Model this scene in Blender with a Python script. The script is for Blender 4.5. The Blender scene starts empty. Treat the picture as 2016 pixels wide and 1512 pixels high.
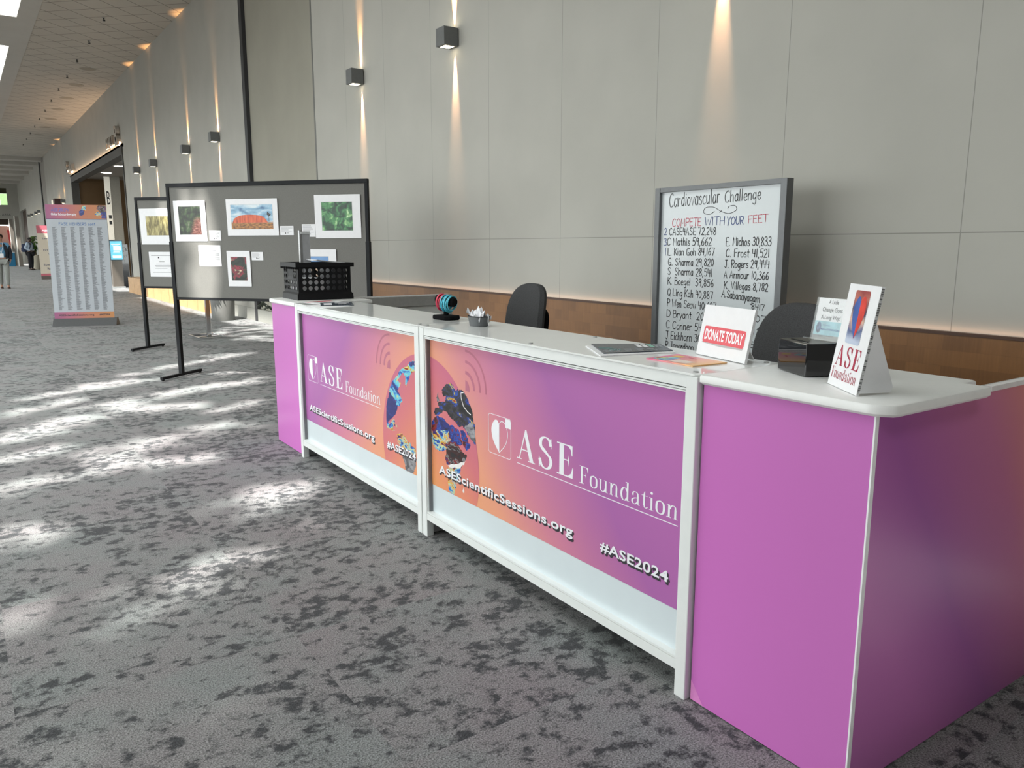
import bpy, bmesh, math, random
from mathutils import Vector, Matrix, noise as mnoise

SC = bpy.context.scene
COL = SC.collection
random.seed(7)

# ------------------------------------------------------------------ camera
CAM_H = 1.45
FPX, YAW, PIT, ROLL = 1530.0, math.radians(35.1), math.radians(10.03), math.radians(0.03)
_f = Vector((math.sin(YAW) * math.cos(PIT), math.cos(YAW) * math.cos(PIT), -math.sin(PIT)))
_r = Vector((math.cos(YAW), -math.sin(YAW), 0))
_u = _r.cross(_f)
_r, _u = _r * math.cos(ROLL) + _u * math.sin(ROLL), _u * math.cos(ROLL) - _r * math.sin(ROLL)
cam_d = bpy.data.cameras.new('camera')
cam_d.sensor_fit = 'HORIZONTAL'
cam_d.sensor_width = 36.0
cam_d.lens = FPX / 2016 * 36.0
cam_d.clip_end = 400
cam = bpy.data.objects.new('camera', cam_d)
COL.objects.link(cam)
cam.matrix_world = Matrix(((_r.x, _u.x, -_f.x, 0), (_r.y, _u.y, -_f.y, 0), (_r.z, _u.z, -_f.z, CAM_H), (0, 0, 0, 1)))
SC.camera = cam

# ------------------------------------------------------------------ world, sun, exposure
world = bpy.data.worlds.new('world')
SC.world = world
world.use_nodes = True
bg = world.node_tree.nodes['Background']
bg.inputs['Color'].default_value = (0.93, 0.98, 0.97, 1)
bg.inputs['Strength'].default_value = 2.3
SUN_EL = math.radians(60.7)
SUN_DIR = Vector((0.82 * math.cos(SUN_EL), 0.57 * math.cos(SUN_EL), -math.sin(SUN_EL)))
sun_d = bpy.data.lights.new('sun', 'SUN')
sun_d.energy = 7.5
sun_d.angle = math.radians(1.1)
sun_d.color = (1.0, 0.97, 0.92)
sun = bpy.data.objects.new('sun', sun_d)
COL.objects.link(sun)
sun.rotation_euler = SUN_DIR.to_track_quat('-Z', 'Y').to_euler()
vs = SC.view_settings
vs.view_transform = 'Standard'
vs.look = 'None'
vs.gamma = 1.0
vs.use_curve_mapping = False
vs.exposure = 1.02
SC.cycles.use_denoising = True
SC.cycles.max_bounces = 8
SC.cycles.diffuse_bounces = 5
SC.cycles.sample_clamp_indirect = 6.0
SC.cycles.caustics_reflective = False
SC.cycles.caustics_refractive = False

# ------------------------------------------------------------------ helpers: points
def ray(x, y):
    return _r * ((x - 1008) / FPX) + (-_u) * ((y - 756) / FPX) + _f

EYE = Vector((0, 0, CAM_H))
def on_plane(x, y, p, n):
    d = ray(x, y)
    n = Vector(n)
    return EYE + d * ((Vector(p) - EYE).dot(n) / d.dot(n))
def on_z(x, y, z=0.0): return on_plane(x, y, (0, 0, z), (0, 0, 1))
def on_x(x, y, X): return on_plane(x, y, (X, 0, 0), (1, 0, 0))
def on_y(x, y, Y): return on_plane(x, y, (0, Y, 0), (0, 1, 0))

# ------------------------------------------------------------------ helpers: materials
def srgb(r, g, b):
    def c(v):
        v /= 255.0
        return v / 12.92 if v <= 0.04045 else ((v + 0.055) / 1.055) ** 2.4
    return (c(r), c(g), c(b), 1)

class NT:
    def __init__(self, m):
        m.use_nodes = True
        self.t = m.node_tree
        self.b = self.t.nodes['Principled BSDF']
    def n(self, typ, **kw):
        nd = self.t.nodes.new(typ)
        for k, v in kw.items():
            if k.startswith('i_'):
                key = k[2:]
                key = int(key) if key.isdigit() else key.replace('_', ' ')
                nd.inputs[key].default_value = v
            else:
                setattr(nd, k, v)
        return nd
    def l(self, a, b):
        self.t.links.new(a, b)
    def ramp(self, stops, fac, interp='LINEAR'):
        r = self.n('ShaderNodeValToRGB')
        r.color_ramp.interpolation = interp
        e = r.color_ramp.elements
        while len(e) < len(stops):
            e.new(0.5)
        for i, (p, c) in enumerate(stops):
            e[i].position = p
            e[i].color = c
        self.l(fac, r.inputs['Fac'])
        return r.outputs['Color']
    def math(self, op, a, b=None, c=None):
        m = self.n('ShaderNodeMath', operation=op)
        for i, v in enumerate((a, b, c)):
            if v is None: continue
            if isinstance(v, (int, float)): m.inputs[i].default_value = v
            else: self.l(v, m.inputs[i])
        return m.outputs[0]

MATS = {}
def pmat(name, col, rough=0.5, metal=0.0, var=0.06, scale=30.0, bump=0.0, spec=0.5, emit=None, estr=0.0, coat=0.0, trans=0.0, alpha=1.0):
    if name in MATS: return MATS[name]
    m = bpy.data.materials.new(name)
    k = NT(m)
    b = k.b
    tc = k.n('ShaderNodeTexCoord')
    nz = k.n('ShaderNodeTexNoise', i_Scale=scale, i_Detail=4.0, i_Roughness=0.6)
    k.l(tc.outputs['Object'], nz.inputs['Vector'])
    lo = tuple(v * (1 - var) for v in col[:3]) + (1,)
    hi = tuple(min(1, v * (1 + var)) for v in col[:3]) + (1,)
    c = k.ramp([(0.3, lo), (0.7, hi)], nz.outputs['Fac'])
    k.l(c, b.inputs['Base Color'])
    b.inputs['Roughness'].default_value = rough
    b.inputs['Metallic'].default_value = metal
    b.inputs['Specular IOR Level'].default_value = spec
    b.inputs['Coat Weight'].default_value = coat
    b.inputs['Transmission Weight'].default_value = trans
    b.inputs['Alpha'].default_value = alpha
    if bump:
        bp = k.n('ShaderNodeBump', i_Strength=bump, i_Distance=0.002)
        k.l(nz.outputs['Fac'], bp.inputs['Height'])
        k.l(bp.outputs['Normal'], b.inputs['Normal'])
    if emit:
        b.inputs['Emission Color'].default_value = emit
        b.inputs['Emission Strength'].default_value = estr
    MATS[name] = m
    return m

# ------------------------------------------------------------------ helpers: mesh building
class MB:
    def __init__(self):
        self.v, self.f, self.mi = [], [], []
        self.cur = 0
    def face(self, pts):
        i = len(self.v)
        self.v += [tuple(p) for p in pts]
        self.f.append(tuple(range(i, i + len(pts))))
        self.mi.append(self.cur)
        return self
    def add(self, verts, faces):
        i = len(self.v)
        self.v += [tuple(p) for p in verts]
        for f in faces:
            self.f.append(tuple(i + a for a in f))
            self.mi.append(self.cur)
        return self
    def box(self, x0, x1, y0, y1, z0, z1, M=None, b=0.0):
        if b > 0:
            bm = bmesh.new()
            bmesh.ops.create_cube(bm, size=1)
            for v in bm.verts:
                v.co = Vector(((x0 + x1) / 2 + v.co.x * (x1 - x0), (y0 + y1) / 2 + v.co.y * (y1 - y0), (z0 + z1) / 2 + v.co.z * (z1 - z0)))
            bmesh.ops.bevel(bm, geom=bm.edges[:], offset=b, segments=2, affect='EDGES', profile=0.5)
            bm.verts.index_update()
            vs_ = [v.co.copy() for v in bm.verts]
            fs = [tuple(v.index for v in f.verts) for f in bm.faces]
            bm.free()
        else:
            vs_ = [Vector(p) for p in ((x0, y0, z0), (x1, y0, z0), (x1, y1, z0), (x0, y1, z0), (x0, y0, z1), (x1, y0, z1), (x1, y1, z1), (x0, y1, z1))]
            fs = [(0, 3, 2, 1), (4, 5, 6, 7), (0, 1, 5, 4), (1, 2, 6, 5), (2, 3, 7, 6), (3, 0, 4, 7)]
        if M is not None: vs_ = [M @ v for v in vs_]
        return self.add(vs_, fs)
    def prism(self, pts2, f0, f1):
        # pts2: 2D outline (ccw), f0/f1 map 2D -> 3D for the two caps
        n = len(pts2)
        a = [f0(p) for p in pts2]
        b = [f1(p) for p in pts2]
        fs = [tuple(reversed(range(n))), tuple(range(n, 2 * n))]
        fs += [(i, (i + 1) % n, n + (i + 1) % n, n + i) for i in range(n)]
        return self.add(a + b, fs)
    def tube(self, pts, r, seg=10, caps=True):
        pts = [Vector(p) for p in pts]
        rs = r if isinstance(r, (list, tuple)) else [r] * len(pts)
        vs_, fs = [], []
        up = None
        for i, p in enumerate(pts):
            t = (pts[min(i + 1, len(pts) - 1)] - pts[max(i - 1, 0)]).normalized()
            if up is None:
                up = Vector((0, 0, 1)) if abs(t.z) < 0.9 else Vector((1, 0, 0))
            a = t.cross(up).normalized()
            bb = a.cross(t).normalized()
            up = bb
            for s in range(seg):
                an = 2 * math.pi * s / seg
                vs_.append(p + (a * math.cos(an) + bb * math.sin(an)) * rs[i])
        for i in range(len(pts) - 1):
            for s in range(seg):
                fs.append((i * seg + s, i * seg + (s + 1) % seg, (i + 1) * seg + (s + 1) % seg, (i + 1) * seg + s))
        if caps:
            fs.append(tuple(reversed(range(seg))))
            fs.append(tuple(range((len(pts) - 1) * seg, len(pts) * seg)))
        return self.add(vs_, fs)
    def lathe(self, prof, seg=32, c=(0, 0, 0)):
        vs_, fs = [], []
        n = len(prof)
        for s in range(seg):
            an = 2 * math.pi * s / seg
            for r, z in prof:
                vs_.append((c[0] + r * math.cos(an), c[1] + r * math.sin(an), c[2] + z))
        for s in range(seg):
            t = (s + 1) % seg
            for i in range(n - 1):
                fs.append((s * n + i, t * n + i, t * n + i + 1, s * n + i + 1))
        return self.add(vs_, fs)
    def ball(self, c, r, seg=16, rings=10):
        r = r if isinstance(r, (list, tuple)) else (r, r, r)
        vs_, fs = [], []
        for i in range(rings + 1):
            th = math.pi * i / rings
            for s in range(seg):
                an = 2 * math.pi * s / seg
                vs_.append((c[0] + r[0] * math.sin(th) * math.cos(an), c[1] + r[1] * math.sin(th) * math.sin(an), c[2] + r[2] * math.cos(th)))
        for i in range(rings):
            for s in range(seg):
                t = (s + 1) % seg
                fs.append((i * seg + s, (i + 1) * seg + s, (i + 1) * seg + t, i * seg + t))
        return self.add(vs_, fs)
    def xf(self, M):
        self.v = [tuple(M @ Vector(p)) for p in self.v]
        return self
    def build(self, name, mats, parent=None, smooth=False, merge=True, recalc=True):
        me = bpy.data.meshes.new(name)
        me.from_pydata(self.v, [], self.f)
        mats = mats if isinstance(mats, (list, tuple)) else [mats]
        for m in mats: me.materials.append(m)
        me.polygons.foreach_set('material_index', self.mi)
        bm = bmesh.new()
        bm.from_mesh(me)
        if merge: bmesh.ops.remove_doubles(bm, verts=bm.verts, dist=1e-5)
        if recalc: bmesh.ops.recalc_face_normals(bm, faces=bm.faces)
        bm.to_mesh(me)
        bm.free()
        if smooth:
            me.polygons.foreach_set('use_smooth', [True] * len(me.polygons))
            try: me.set_sharp_from_angle(angle=math.radians(40))
            except Exception: pass
        o = bpy.data.objects.new(name, me)
        COL.objects.link(o)
        if parent is not None: o.parent = parent
        return o

def tag(o, label=None, cat=None, group=None, kind=None):
    if label: o['label'] = label
    if cat: o['category'] = cat
    if group: o['group'] = group
    if kind: o['kind'] = kind
    return o
def thing(name, label, cat, loc=(0, 0, 0), rz=0.0, group=None, M=None):
    o = bpy.data.objects.new(name, None)
    o.empty_display_size = 0.1
    COL.objects.link(o)
    if M is not None: o.matrix_world = M
    else:
        o.location = loc
        o.rotation_euler = (0, 0, rz)
    return tag(o, label, cat, group)
def copy_tree(o, parent=None):
    c = o.copy()
    COL.objects.link(c)
    if parent is not None: c.parent = parent
    for ch in list(o.children):
        copy_tree(ch, c)
    return c
def struct(name, mb, mats, smooth=False):
    return tag(mb.build(name, mats, None, smooth), kind='structure')

def catmull(pts, n=6):
    P = [Vector((p[0], p[1])) for p in pts]
    out = []
    for i in range(len(P) - 1):
        p0 = P[i - 1] if i > 0 else P[0] * 2 - P[1]
        p1, p2 = P[i], P[i + 1]
        p3 = P[i + 2] if i + 2 < len(P) else P[-1] * 2 - P[-2]
        for k in range(n):
            t = k / n
            out.append(0.5 * ((2 * p1) + (p2 - p0) * t + (2 * p0 - 5 * p1 + 4 * p2 - p3) * t * t + (3 * p1 - p0 - 3 * p2 + p3) * t ** 3))
    out.append(P[-1])
    return out

def ribbon(pts, w, t):
    """outline quads of a pen stroke: w = extra width of upright strokes, t = hairline"""
    L, R = [], []
    n = len(pts)
    for i, p in enumerate(pts):
        d = pts[min(i + 1, n - 1)] - pts[max(i - 1, 0)]
        if d.length < 1e-9: d = Vector((1, 0))
        d.normalize()
        nn = Vector((-d.y, d.x))
        h = math.sqrt((w[i] / 2 * nn.x) ** 2 + (t / 2) ** 2) if isinstance(w, list) else math.sqrt((w / 2 * nn.x) ** 2 + (t / 2) ** 2)
        L.append(p + nn * h)
        R.append(p - nn * h)
    return [[L[i], R[i], R[i + 1], L[i + 1]] for i in range(n - 1)]

# handwriting: advance | strokes ('~' = smooth)
HAND = {
'A': '7|0 0 3.2 10 6.5 0|1.2 3.5 5.4 3.5', 'B': '6.5|.5 0 .5 10|~.5 10 4.5 9.5 4.5 6 .8 5.3|~.8 5.3 6 4.8 5.8 .6 .5 0',
'C': '7|~6.3 8.6 4 10 1 7.6 .5 4 2 .6 4.5 .2 6.5 1.6', 'D': '7|.5 0 .5 10|~.5 10 5 8.6 6.5 5 4.8 1 .5 0',
'E': '6|5.5 10 .6 10 .6 0 5.6 0|.6 5.2 4.6 5.2', 'F': '6|5.8 10 .6 10 .6 0|.6 5.2 4.6 5.2',
'G': '7.5|~6.3 8.6 4 10 1 7.6 .5 4 2 .5 4.8 .2 6.4 2|6.4 0 6.4 4 3.8 4', 'H': '7|.5 0 .5 10|6 0 6 10|.5 5 6 5',
'I': '2.4|1 0 1 10', 'J': '6|1 10 6 10|~4 10 4 2.5 2.5 0 .5 1.5', 'K': '6.5|.6 0 .6 10|6 10 .6 4.4|2 5.6 6.3 0',
'L': '6|.6 10 .6 0 5.5 0', 'M': '8.5|.5 0 1 10 4 3 7 10 7.8 0', 'N': '7|.5 0 .5 10 6 0 6 10',
'O': '7.5|~3.6 10 .8 7.5 .6 3 3.4 0 6.4 2.4 6.6 7 3.6 10', 'P': '6.2|.5 0 .5 10|~.5 10 5.4 9.4 5.2 5.4 .6 4.8',
'Q': '7.5|~3.6 10 .8 7.5 .6 3 3.4 0 6.4 2.4 6.6 7 3.6 10|4 2.5 7 -.8', 'R': '6.4|.5 0 .5 10|~.5 10 5.4 9.4 5.2 5.4 .6 4.8|2 4.8 6 0',
'S': '6.4|~5.6 8.6 3.4 10 .9 8.2 1.8 6 4.6 4.4 5.6 2.2 3.6 0 .4 1.4', 'T': '6.8|0 10 6.8 10|3.4 10 3.4 0',
'U': '7|~.5 10 .5 3 3.2 0 6 3 6 10', 'V': '6.6|0 10 3.2 0 6.4 10', 'W': '9|0 10 2 0 4.4 7 6.6 0 8.8 10',
'Y': '6.4|0 10 3.2 5 6.2 10|3.2 5 1.6 -1', 'a': '5.4|~4.4 5.4 2.4 6.2 .6 4 .8 1 2.6 0 4.4 2|4.5 6 4.5 1 5 0',
'b': '5.4|.6 10 .6 0|~.6 4.5 2.8 6 4.8 3.6 4 .6 2 0 .6 1', 'c': '4.8|~4.4 5 2.6 6 .7 3.8 1 1 2.8 0 4.5 1',
'd': '5.6|~4.4 5 2.4 6 .6 3.6 1.2 .6 3 .2 4.4 2|4.6 10 4.6 0', 'e': '5|~.8 3 4.4 3.4 4 5.6 2.2 6 .7 3.6 1.2 .8 3 0 4.7 1.2',
'g': '5.4|~4.4 5 2.4 6 .6 3.8 1.2 1 3 .8 4.4 2.4|~4.6 6 4.6 -1.6 3 -3.8 .8 -2.8', 'h': '5.4|.6 10 .6 0|~.6 4 2.6 6 4.4 5 4.5 0',
'i': '2|.9 6 .9 0|.9 8 .9 8.6', 'k': '5|.6 10 .6 0|4.2 6 .6 2.6|1.8 3.6 4.6 0', 'l': '2.2|.9 10 .9 0',
'm': '8|.6 6 .6 0|~.6 4 2.2 6 3.8 5 4 0|~4 4 5.6 6 7.2 5 7.4 0', 'n': '5.4|.6 6 .6 0|~.6 4 2.6 6 4.4 5 4.5 0',
'o': '5.4|~2.6 6 .8 4.6 .7 1.6 2.6 0 4.6 1.6 4.6 4.6 2.6 6', 'r': '4|.6 6 .6 0|~.6 3.6 2 5.8 4 5.6',
's': '4.6|~4 5.2 2.4 6 .8 4.8 1.8 3.4 3.8 2.4 3.8 .6 2 0 .4 .9', 't': '4|1.8 9 1.8 1 3 0|0 6 3.8 6',
'u': '5.4|~.6 6 .7 1.4 2.4 0 4.4 2|4.5 6 4.5 0', 'v': '4.8|.2 6 2.3 0 4.5 6', 'w': '6.8|.2 6 1.8 0 3.4 4.6 5 0 6.6 6',
'y': '5|.4 6 2.6 1|4.8 6 1.4 -4', '0': '6|~3 10 .8 7 .8 3 3 0 5.2 3 5.2 7 3 10', '1': '2.6|1.2 0 1.2 10',
'2': '6|~.6 8 2.6 10 5 8.4 4.6 5.6 .4 0|.4 0 5.6 0', '3': '6|~.8 9.4 3.4 10 4.8 7.8 2.4 5.4|~2.4 5.4 5.4 4 5 1 2.6 0 .4 1',
'4': '6|.8 10 .6 4.6 5.6 4.6|4.6 9 4.4 0', '5': '6|5.4 10 1.2 10 .9 5.6|~.9 5.6 4 6 5.4 3.4 4 .4 .5 .6',
'6': '6|~4.4 10 1.4 6.5 .7 2.6 2.6 0 5 1.6 4.6 4.6 2.4 5 .9 3', '7': '6|.4 10 5.6 10 2.4 0',
'8': '6|~3 5.2 .8 7.4 2.8 10 5 7.6 3 5.2 .6 2.4 2.8 0 5.4 2.2 3 5.2', '9': '6|~4.8 8 2.6 10 .8 7.4 2.4 5 4.8 7.6|4.9 9 4.6 0',
',': '2.4|1.2 .6 .6 -1.6', '.': '2.4|.9 0 .9 .6', ' ': '3.4'}

def strokes_text(s, gap=0.9):
    """list of strokes (each a list of 2D points, cap height 10) and the total width"""
    out, x = [], 0.0
    for ch in s:
        g = HAND[ch].split('|')
        for st in g[1:]:
            sm = st.startswith('~')
            v = [float(a) for a in st.lstrip('~').split()]
            p = [Vector((v[i], v[i + 1])) for i in range(0, len(v), 2)]
            if sm: p = catmull(p, 5)
            out.append([q + Vector((x, 0)) for q in p])
        x += float(g[0]) + gap
    return out, x - gap

# upright serif letters for the printed logo; cap height 10
def _serif(x, y, w, h=0.32): return ('r', x - w / 2, y, x + w / 2, y + h)
def serif_glyph(ch):
    """(advance, shapes); shapes: ('r',x0,y0,x1,y1), ('p',[pts]), ('s',[pts],w,t)"""
    T = 0.36
    W = 1.75
    w = 1.15
    def S(p, ww, t=T, sm=True):
        P = [Vector(q) for q in p]
        return ('s', catmull(P, 7) if sm else P, ww, t)
    if ch == 'A':
        return 9.6, [('p', [(4.3, 10.2), (5.0, 10.2), (8.6, 0), (6.7, 0), (3.9, 8.6)]), ('p', [(4.3, 10.2), (4.5, 9.2), (1.6, 0), (1.15, 0)]),
                     ('r', 2.4, 3.2, 6.4, 3.6), _serif(1.35, 0, 2.4), _serif(7.6, 0, 3.4)]
    if ch == 'S':
        return 8.0, [S([(6.3, 7.6), (5.6, 9.3), (3.9, 9.98), (2.0, 9.2), (1.55, 7.4), (2.6, 5.9), (4.2, 5.0), (5.9, 3.9), (6.4, 2.3), (5.6, .7), (3.9, .02), (2.0, .8), (1.1, 2.8)],
                      [.2, .3, .5, 1.2, 1.7, 2.1, 2.4, 2.2, 1.7, 1.2, .5, .3, .2] and 1.35, .42),
                     ('p', [(2.1, 6.6), (4.6, 4.5), (5.9, 3.4), (5.8, 4.5), (3.5, 6.3), (2.2, 7.0)]),
                     ('p', [(6.1, 10), (6.6, 10), (6.6, 6.8), (6.3, 6.8)]), ('p', [(.8, 0), (1.25, 0), (1.1, 3.4), (.8, 3.4)])]
    if ch == 'E':
        return 8.4, [('r', 1.5, 0, 3.5, 10), ('r', .4, 9.6, 7.2, 10), ('r', .4, 0, 7.4, .4), ('r', 3.4, 5.0, 5.6, 5.35),
                     ('p', [(5.2, 9.7), (7.2, 9.8), (7.2, 6.9), (6.85, 6.9), (6.5, 8.6)]), ('p', [(5.2, .3), (7.4, .2), (7.6, 3.3), (7.2, 3.3), (6.7, 1.5)]),
                     ('p', [(5.3, 5.4), (5.75, 7.2), (5.75, 3.2), (5.3, 4.95), (4.7, 5.2)])]
    if ch == 'F':
        return 7.0, [('r', 1.2, 0, 2.5, 10), ('r', .3, 9.65, 6.4, 10), _serif(1.85, 0, 3.1), ('r', 2.4, 4.95, 4.7, 5.25),
                     ('p', [(4.9, 9.7), (6.4, 9.8), (6.4, 7.0), (6.1, 7.0), (5.7, 8.9)]), ('p', [(4.5, 5.3), (4.85, 6.8), (4.85, 3.6), (4.5, 4.95)])]
    if ch == 'o':
        return 6.2, [S([(3.05, 6.62), (1.3, 5.6), (.95, 3.3), (1.3, 1.0), (3.05, -.02), (4.8, 1.0), (5.15, 3.3), (4.8, 5.6), (3.05, 6.62)], w)]
    if ch == 'u':
        return 6.7, [('r', .9, 1.4, 2.0, 6.5), S([(1.45, 1.8), (1.75, .6), (2.9, .05), (4.1, .7), (4.7, 2.0)], .8), ('r', 4.4, 0, 5.5, 6.5), ('r', .2, 6.2, 2.0, 6.5),
                     ('r', 3.7, 6.2, 5.5, 6.5), ('r', 4.4, 0, 6.3, .3)]
    if ch == 'n':
        return 6.9, [('r', 1.0, 0, 2.1, 6.5), S([(2.0, 4.4), (2.8, 6.0), (3.9, 6.5), (4.9, 5.9), (5.05, 4.6)], .8), ('r', 4.5, 0, 5.6, 4.8), _serif(1.5, 0, 2.6, .3),
                     _serif(5.05, 0, 2.6, .3), ('r', .2, 6.2, 2.1, 6.5)]
    if ch == 'd':
        return 6.7, [S([(4.7, 5.2), (3.6, 6.55), (1.9, 6.1), (1.0, 3.3), (1.8, .4), (3.4, .05), (4.7, 1.6)], w), ('r', 4.4, 0, 5.5, 10), ('r', 3.6, 9.7, 5.5, 10), ('r', 4.4, 0, 6.3, .3)]
    if ch == 'a':
        return 6.1, [S([(1.2, 4.9), (1.6, 6.2), (3.0, 6.58), (4.2, 5.9), (4.35, 4.6)], .8), ('r', 3.85, .6, 4.95, 4.8), S([(4.3, 3.7), (2.4, 3.2), (1.05, 2.2), (1.0, .9), (2.1, .05), (3.5, .7), (4.4, 1.9)], .9),
                     S([(4.4, .9), (4.8, .1), (5.6, .3)], .5), ('p', [(.95, 4.4), (1.7, 4.4), (1.7, 5.2), (.95, 5.2)])]
    if ch == 't':
        return 4.1, [('p', [(1.2, 1.2), (2.3, 1.0), (2.3, 8.6), (1.9, 8.6), (1.2, 6.6)]), ('r', .2, 6.2, 3.7, 6.5), S([(1.75, 1.4), (2.2, .2), (3.2, .15), (3.8, .9)], .6)]
    if ch == 'i':
        return 3.5, [('r', 1.2, 0, 2.3, 6.5), _serif(1.75, 0, 2.7, .3), ('r', .4, 6.2, 2.3, 6.5), ('p', [(1.75 + .75 * math.cos(k * .5236), 8.9 + .75 * math.sin(k * .5236)) for k in range(12)])]
    return 3.0, []
def serif_text(s, gap=0.35):
    """flat polygons (2D), advance width"""
    polys, x = [], 0.0
    for ch in s:
        adv, sh = serif_glyph(ch)
        for q in sh:
            if q[0] == 'r': pl = [[Vector(p) for p in ((q[1], q[2]), (q[3], q[2]), (q[3], q[4]), (q[1], q[4]))]]
            elif q[0] == 'p': pl = [[Vector(p) for p in q[1]]]
            else: pl = ribbon(q[1], q[2], q[3])
            for P in pl: polys.append([p + Vector((x, 0)) for p in P])
        x += adv + gap
    return polys, x - gap

_txt_cache = {}
def sans_polys(s, bold=0.0, space=1.0):
    """flat polygons of a sans text, scaled so that its own bounding box is known"""
    key = (s, bold, space)
    if key not in _txt_cache:
        cu = bpy.data.curves.new('tmp_text', 'FONT')
        cu.body = s
        cu.size = 1.0
        cu.offset = bold
        cu.space_character = space
        cu.resolution_u = 3
        o = bpy.data.objects.new('tmp_text', cu)
        COL.objects.link(o)
        dg = bpy.context.evaluated_depsgraph_get()
        me = bpy.data.meshes.new_from_object(o.evaluated_get(dg))
        polys = [[Vector((me.vertices[i].co.x, me.vertices[i].co.y)) for i in p.vertices] for p in me.polygons]
        bpy.data.meshes.remove(me)
        bpy.data.objects.remove(o)
        bpy.data.curves.remove(cu)
        _txt_cache[key] = polys
    return _txt_cache[key]
def fit(polys, x0, x1, y0, y1, box=None):
    xs = [p.x for P in polys for p in P]
    ys = [p.y for P in polys for p in P]
    a, b, c, d = box or (min(xs), max(xs), min(ys), max(ys))
    return [[Vector((x0 + (p.x - a) / (b - a) * (x1 - x0), y0 + (p.y - c) / (d - c) * (y1 - y0))) for p in P] for P in polys]
def place(mb, polys, fn, step=0.0):
    for i, P in enumerate(polys):
        mb.face([fn(p, i * step) for p in P])

# ------------------------------------------------------------------ materials
def carpet_mat():
    m = bpy.data.materials.new('carpet')
    k = NT(m)
    tc = k.n('ShaderNodeTexCoord')
    sep = k.n('ShaderNodeSeparateXYZ')
    k.l(tc.outputs['Object'], sep.inputs[0])
    tx = k.math('FLOOR', k.math('DIVIDE', sep.outputs[0], 0.9))
    ty = k.math('FLOOR', k.math('DIVIDE', sep.outputs[1], 0.9))
    comb = k.n('ShaderNodeCombineXYZ')
    k.l(tx, comb.inputs[0]); k.l(ty, comb.inputs[1])
    wn = k.n('ShaderNodeTexWhiteNoise', noise_dimensions='2D')
    k.l(comb.outputs[0], wn.inputs['Vector'])
    off = k.n('ShaderNodeVectorMath', operation='MULTIPLY')
    k.l(wn.outputs['Color'], off.inputs[0])
    off.inputs[1].default_value = (6, 6, 6)
    add = k.n('ShaderNodeVectorMath', operation='ADD')
    k.l(tc.outputs['Object'], add.inputs[0]); k.l(off.outputs[0], add.inputs[1])
    st = k.n('ShaderNodeMapping')
    st.inputs['Scale'].default_value = (1.0, 1.12, 1)
    st.inputs['Rotation'].default_value = (0, 0, 0.2)
    k.l(add.outputs[0], st.inputs['Vector'])
    n1 = k.n('ShaderNodeTexNoise', i_Scale=14.0, i_Detail=9.0, i_Roughness=0.68)
    n2 = k.n('ShaderNodeTexNoise', i_Scale=1.6, i_Detail=3.0, i_Roughness=0.55)
    n3 = k.n('ShaderNodeTexNoise', i_Scale=190.0, i_Detail=3.0, i_Roughness=0.7)
    n4 = k.n('ShaderNodeTexNoise', i_Scale=2.3, i_Detail=3.0)
    for a in (n1, n2): k.l(st.outputs[0], a.inputs['Vector'])
    k.l(tc.outputs['Object'], n3.inputs['Vector'])
    k.l(add.outputs[0], n4.inputs['Vector'])
    s = k.math('ADD', n1.outputs['Fac'], k.math('MULTIPLY', k.math('SUBTRACT', n2.outputs['Fac'], 0.5), 0.36))
    dark = k.ramp([(0.40, (0, 0, 0, 1)), (0.50, (1, 1, 1, 1))], s)
    base = k.ramp([(0.35, (0.186, 0.200, 0.196, 1)), (0.5, (0.198, 0.197, 0.196, 1)), (0.66, (0.196, 0.184, 0.187, 1))], n4.outputs['Fac'])
    mx = k.n('ShaderNodeMix', data_type='RGBA')
    k.l(dark, mx.inputs['Factor'])
    mx.inputs['A'].default_value = (0.036, 0.039, 0.042, 1)
    k.l(base, mx.inputs['B'])
    g = k.ramp([(0.34, (0.30, 0.30, 0.30, 1)), (0.66, (1.75, 1.75, 1.75, 1))], n3.outputs['Fac'])
    mul = k.n('ShaderNodeMix', data_type='RGBA', blend_type='MULTIPLY')
    mul.inputs['Factor'].default_value = 1.0
    k.l(mx.outputs['Result'], mul.inputs['A']); k.l(g, mul.inputs['B'])
    k.l(mul.outputs['Result'], k.b.inputs['Base Color'])
    k.b.inputs['Roughness'].default_value = 0.95
    k.b.inputs['Specular IOR Level'].default_value = 0.15
    k.b.inputs['Sheen Weight'].default_value = 0.15
    bp = k.n('ShaderNodeBump', i_Strength=0.5, i_Distance=0.004)
    k.l(n3.outputs['Fac'], bp.inputs['Height'])
    k.l(bp.outputs['Normal'], k.b.inputs['Normal'])
    return m

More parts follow.
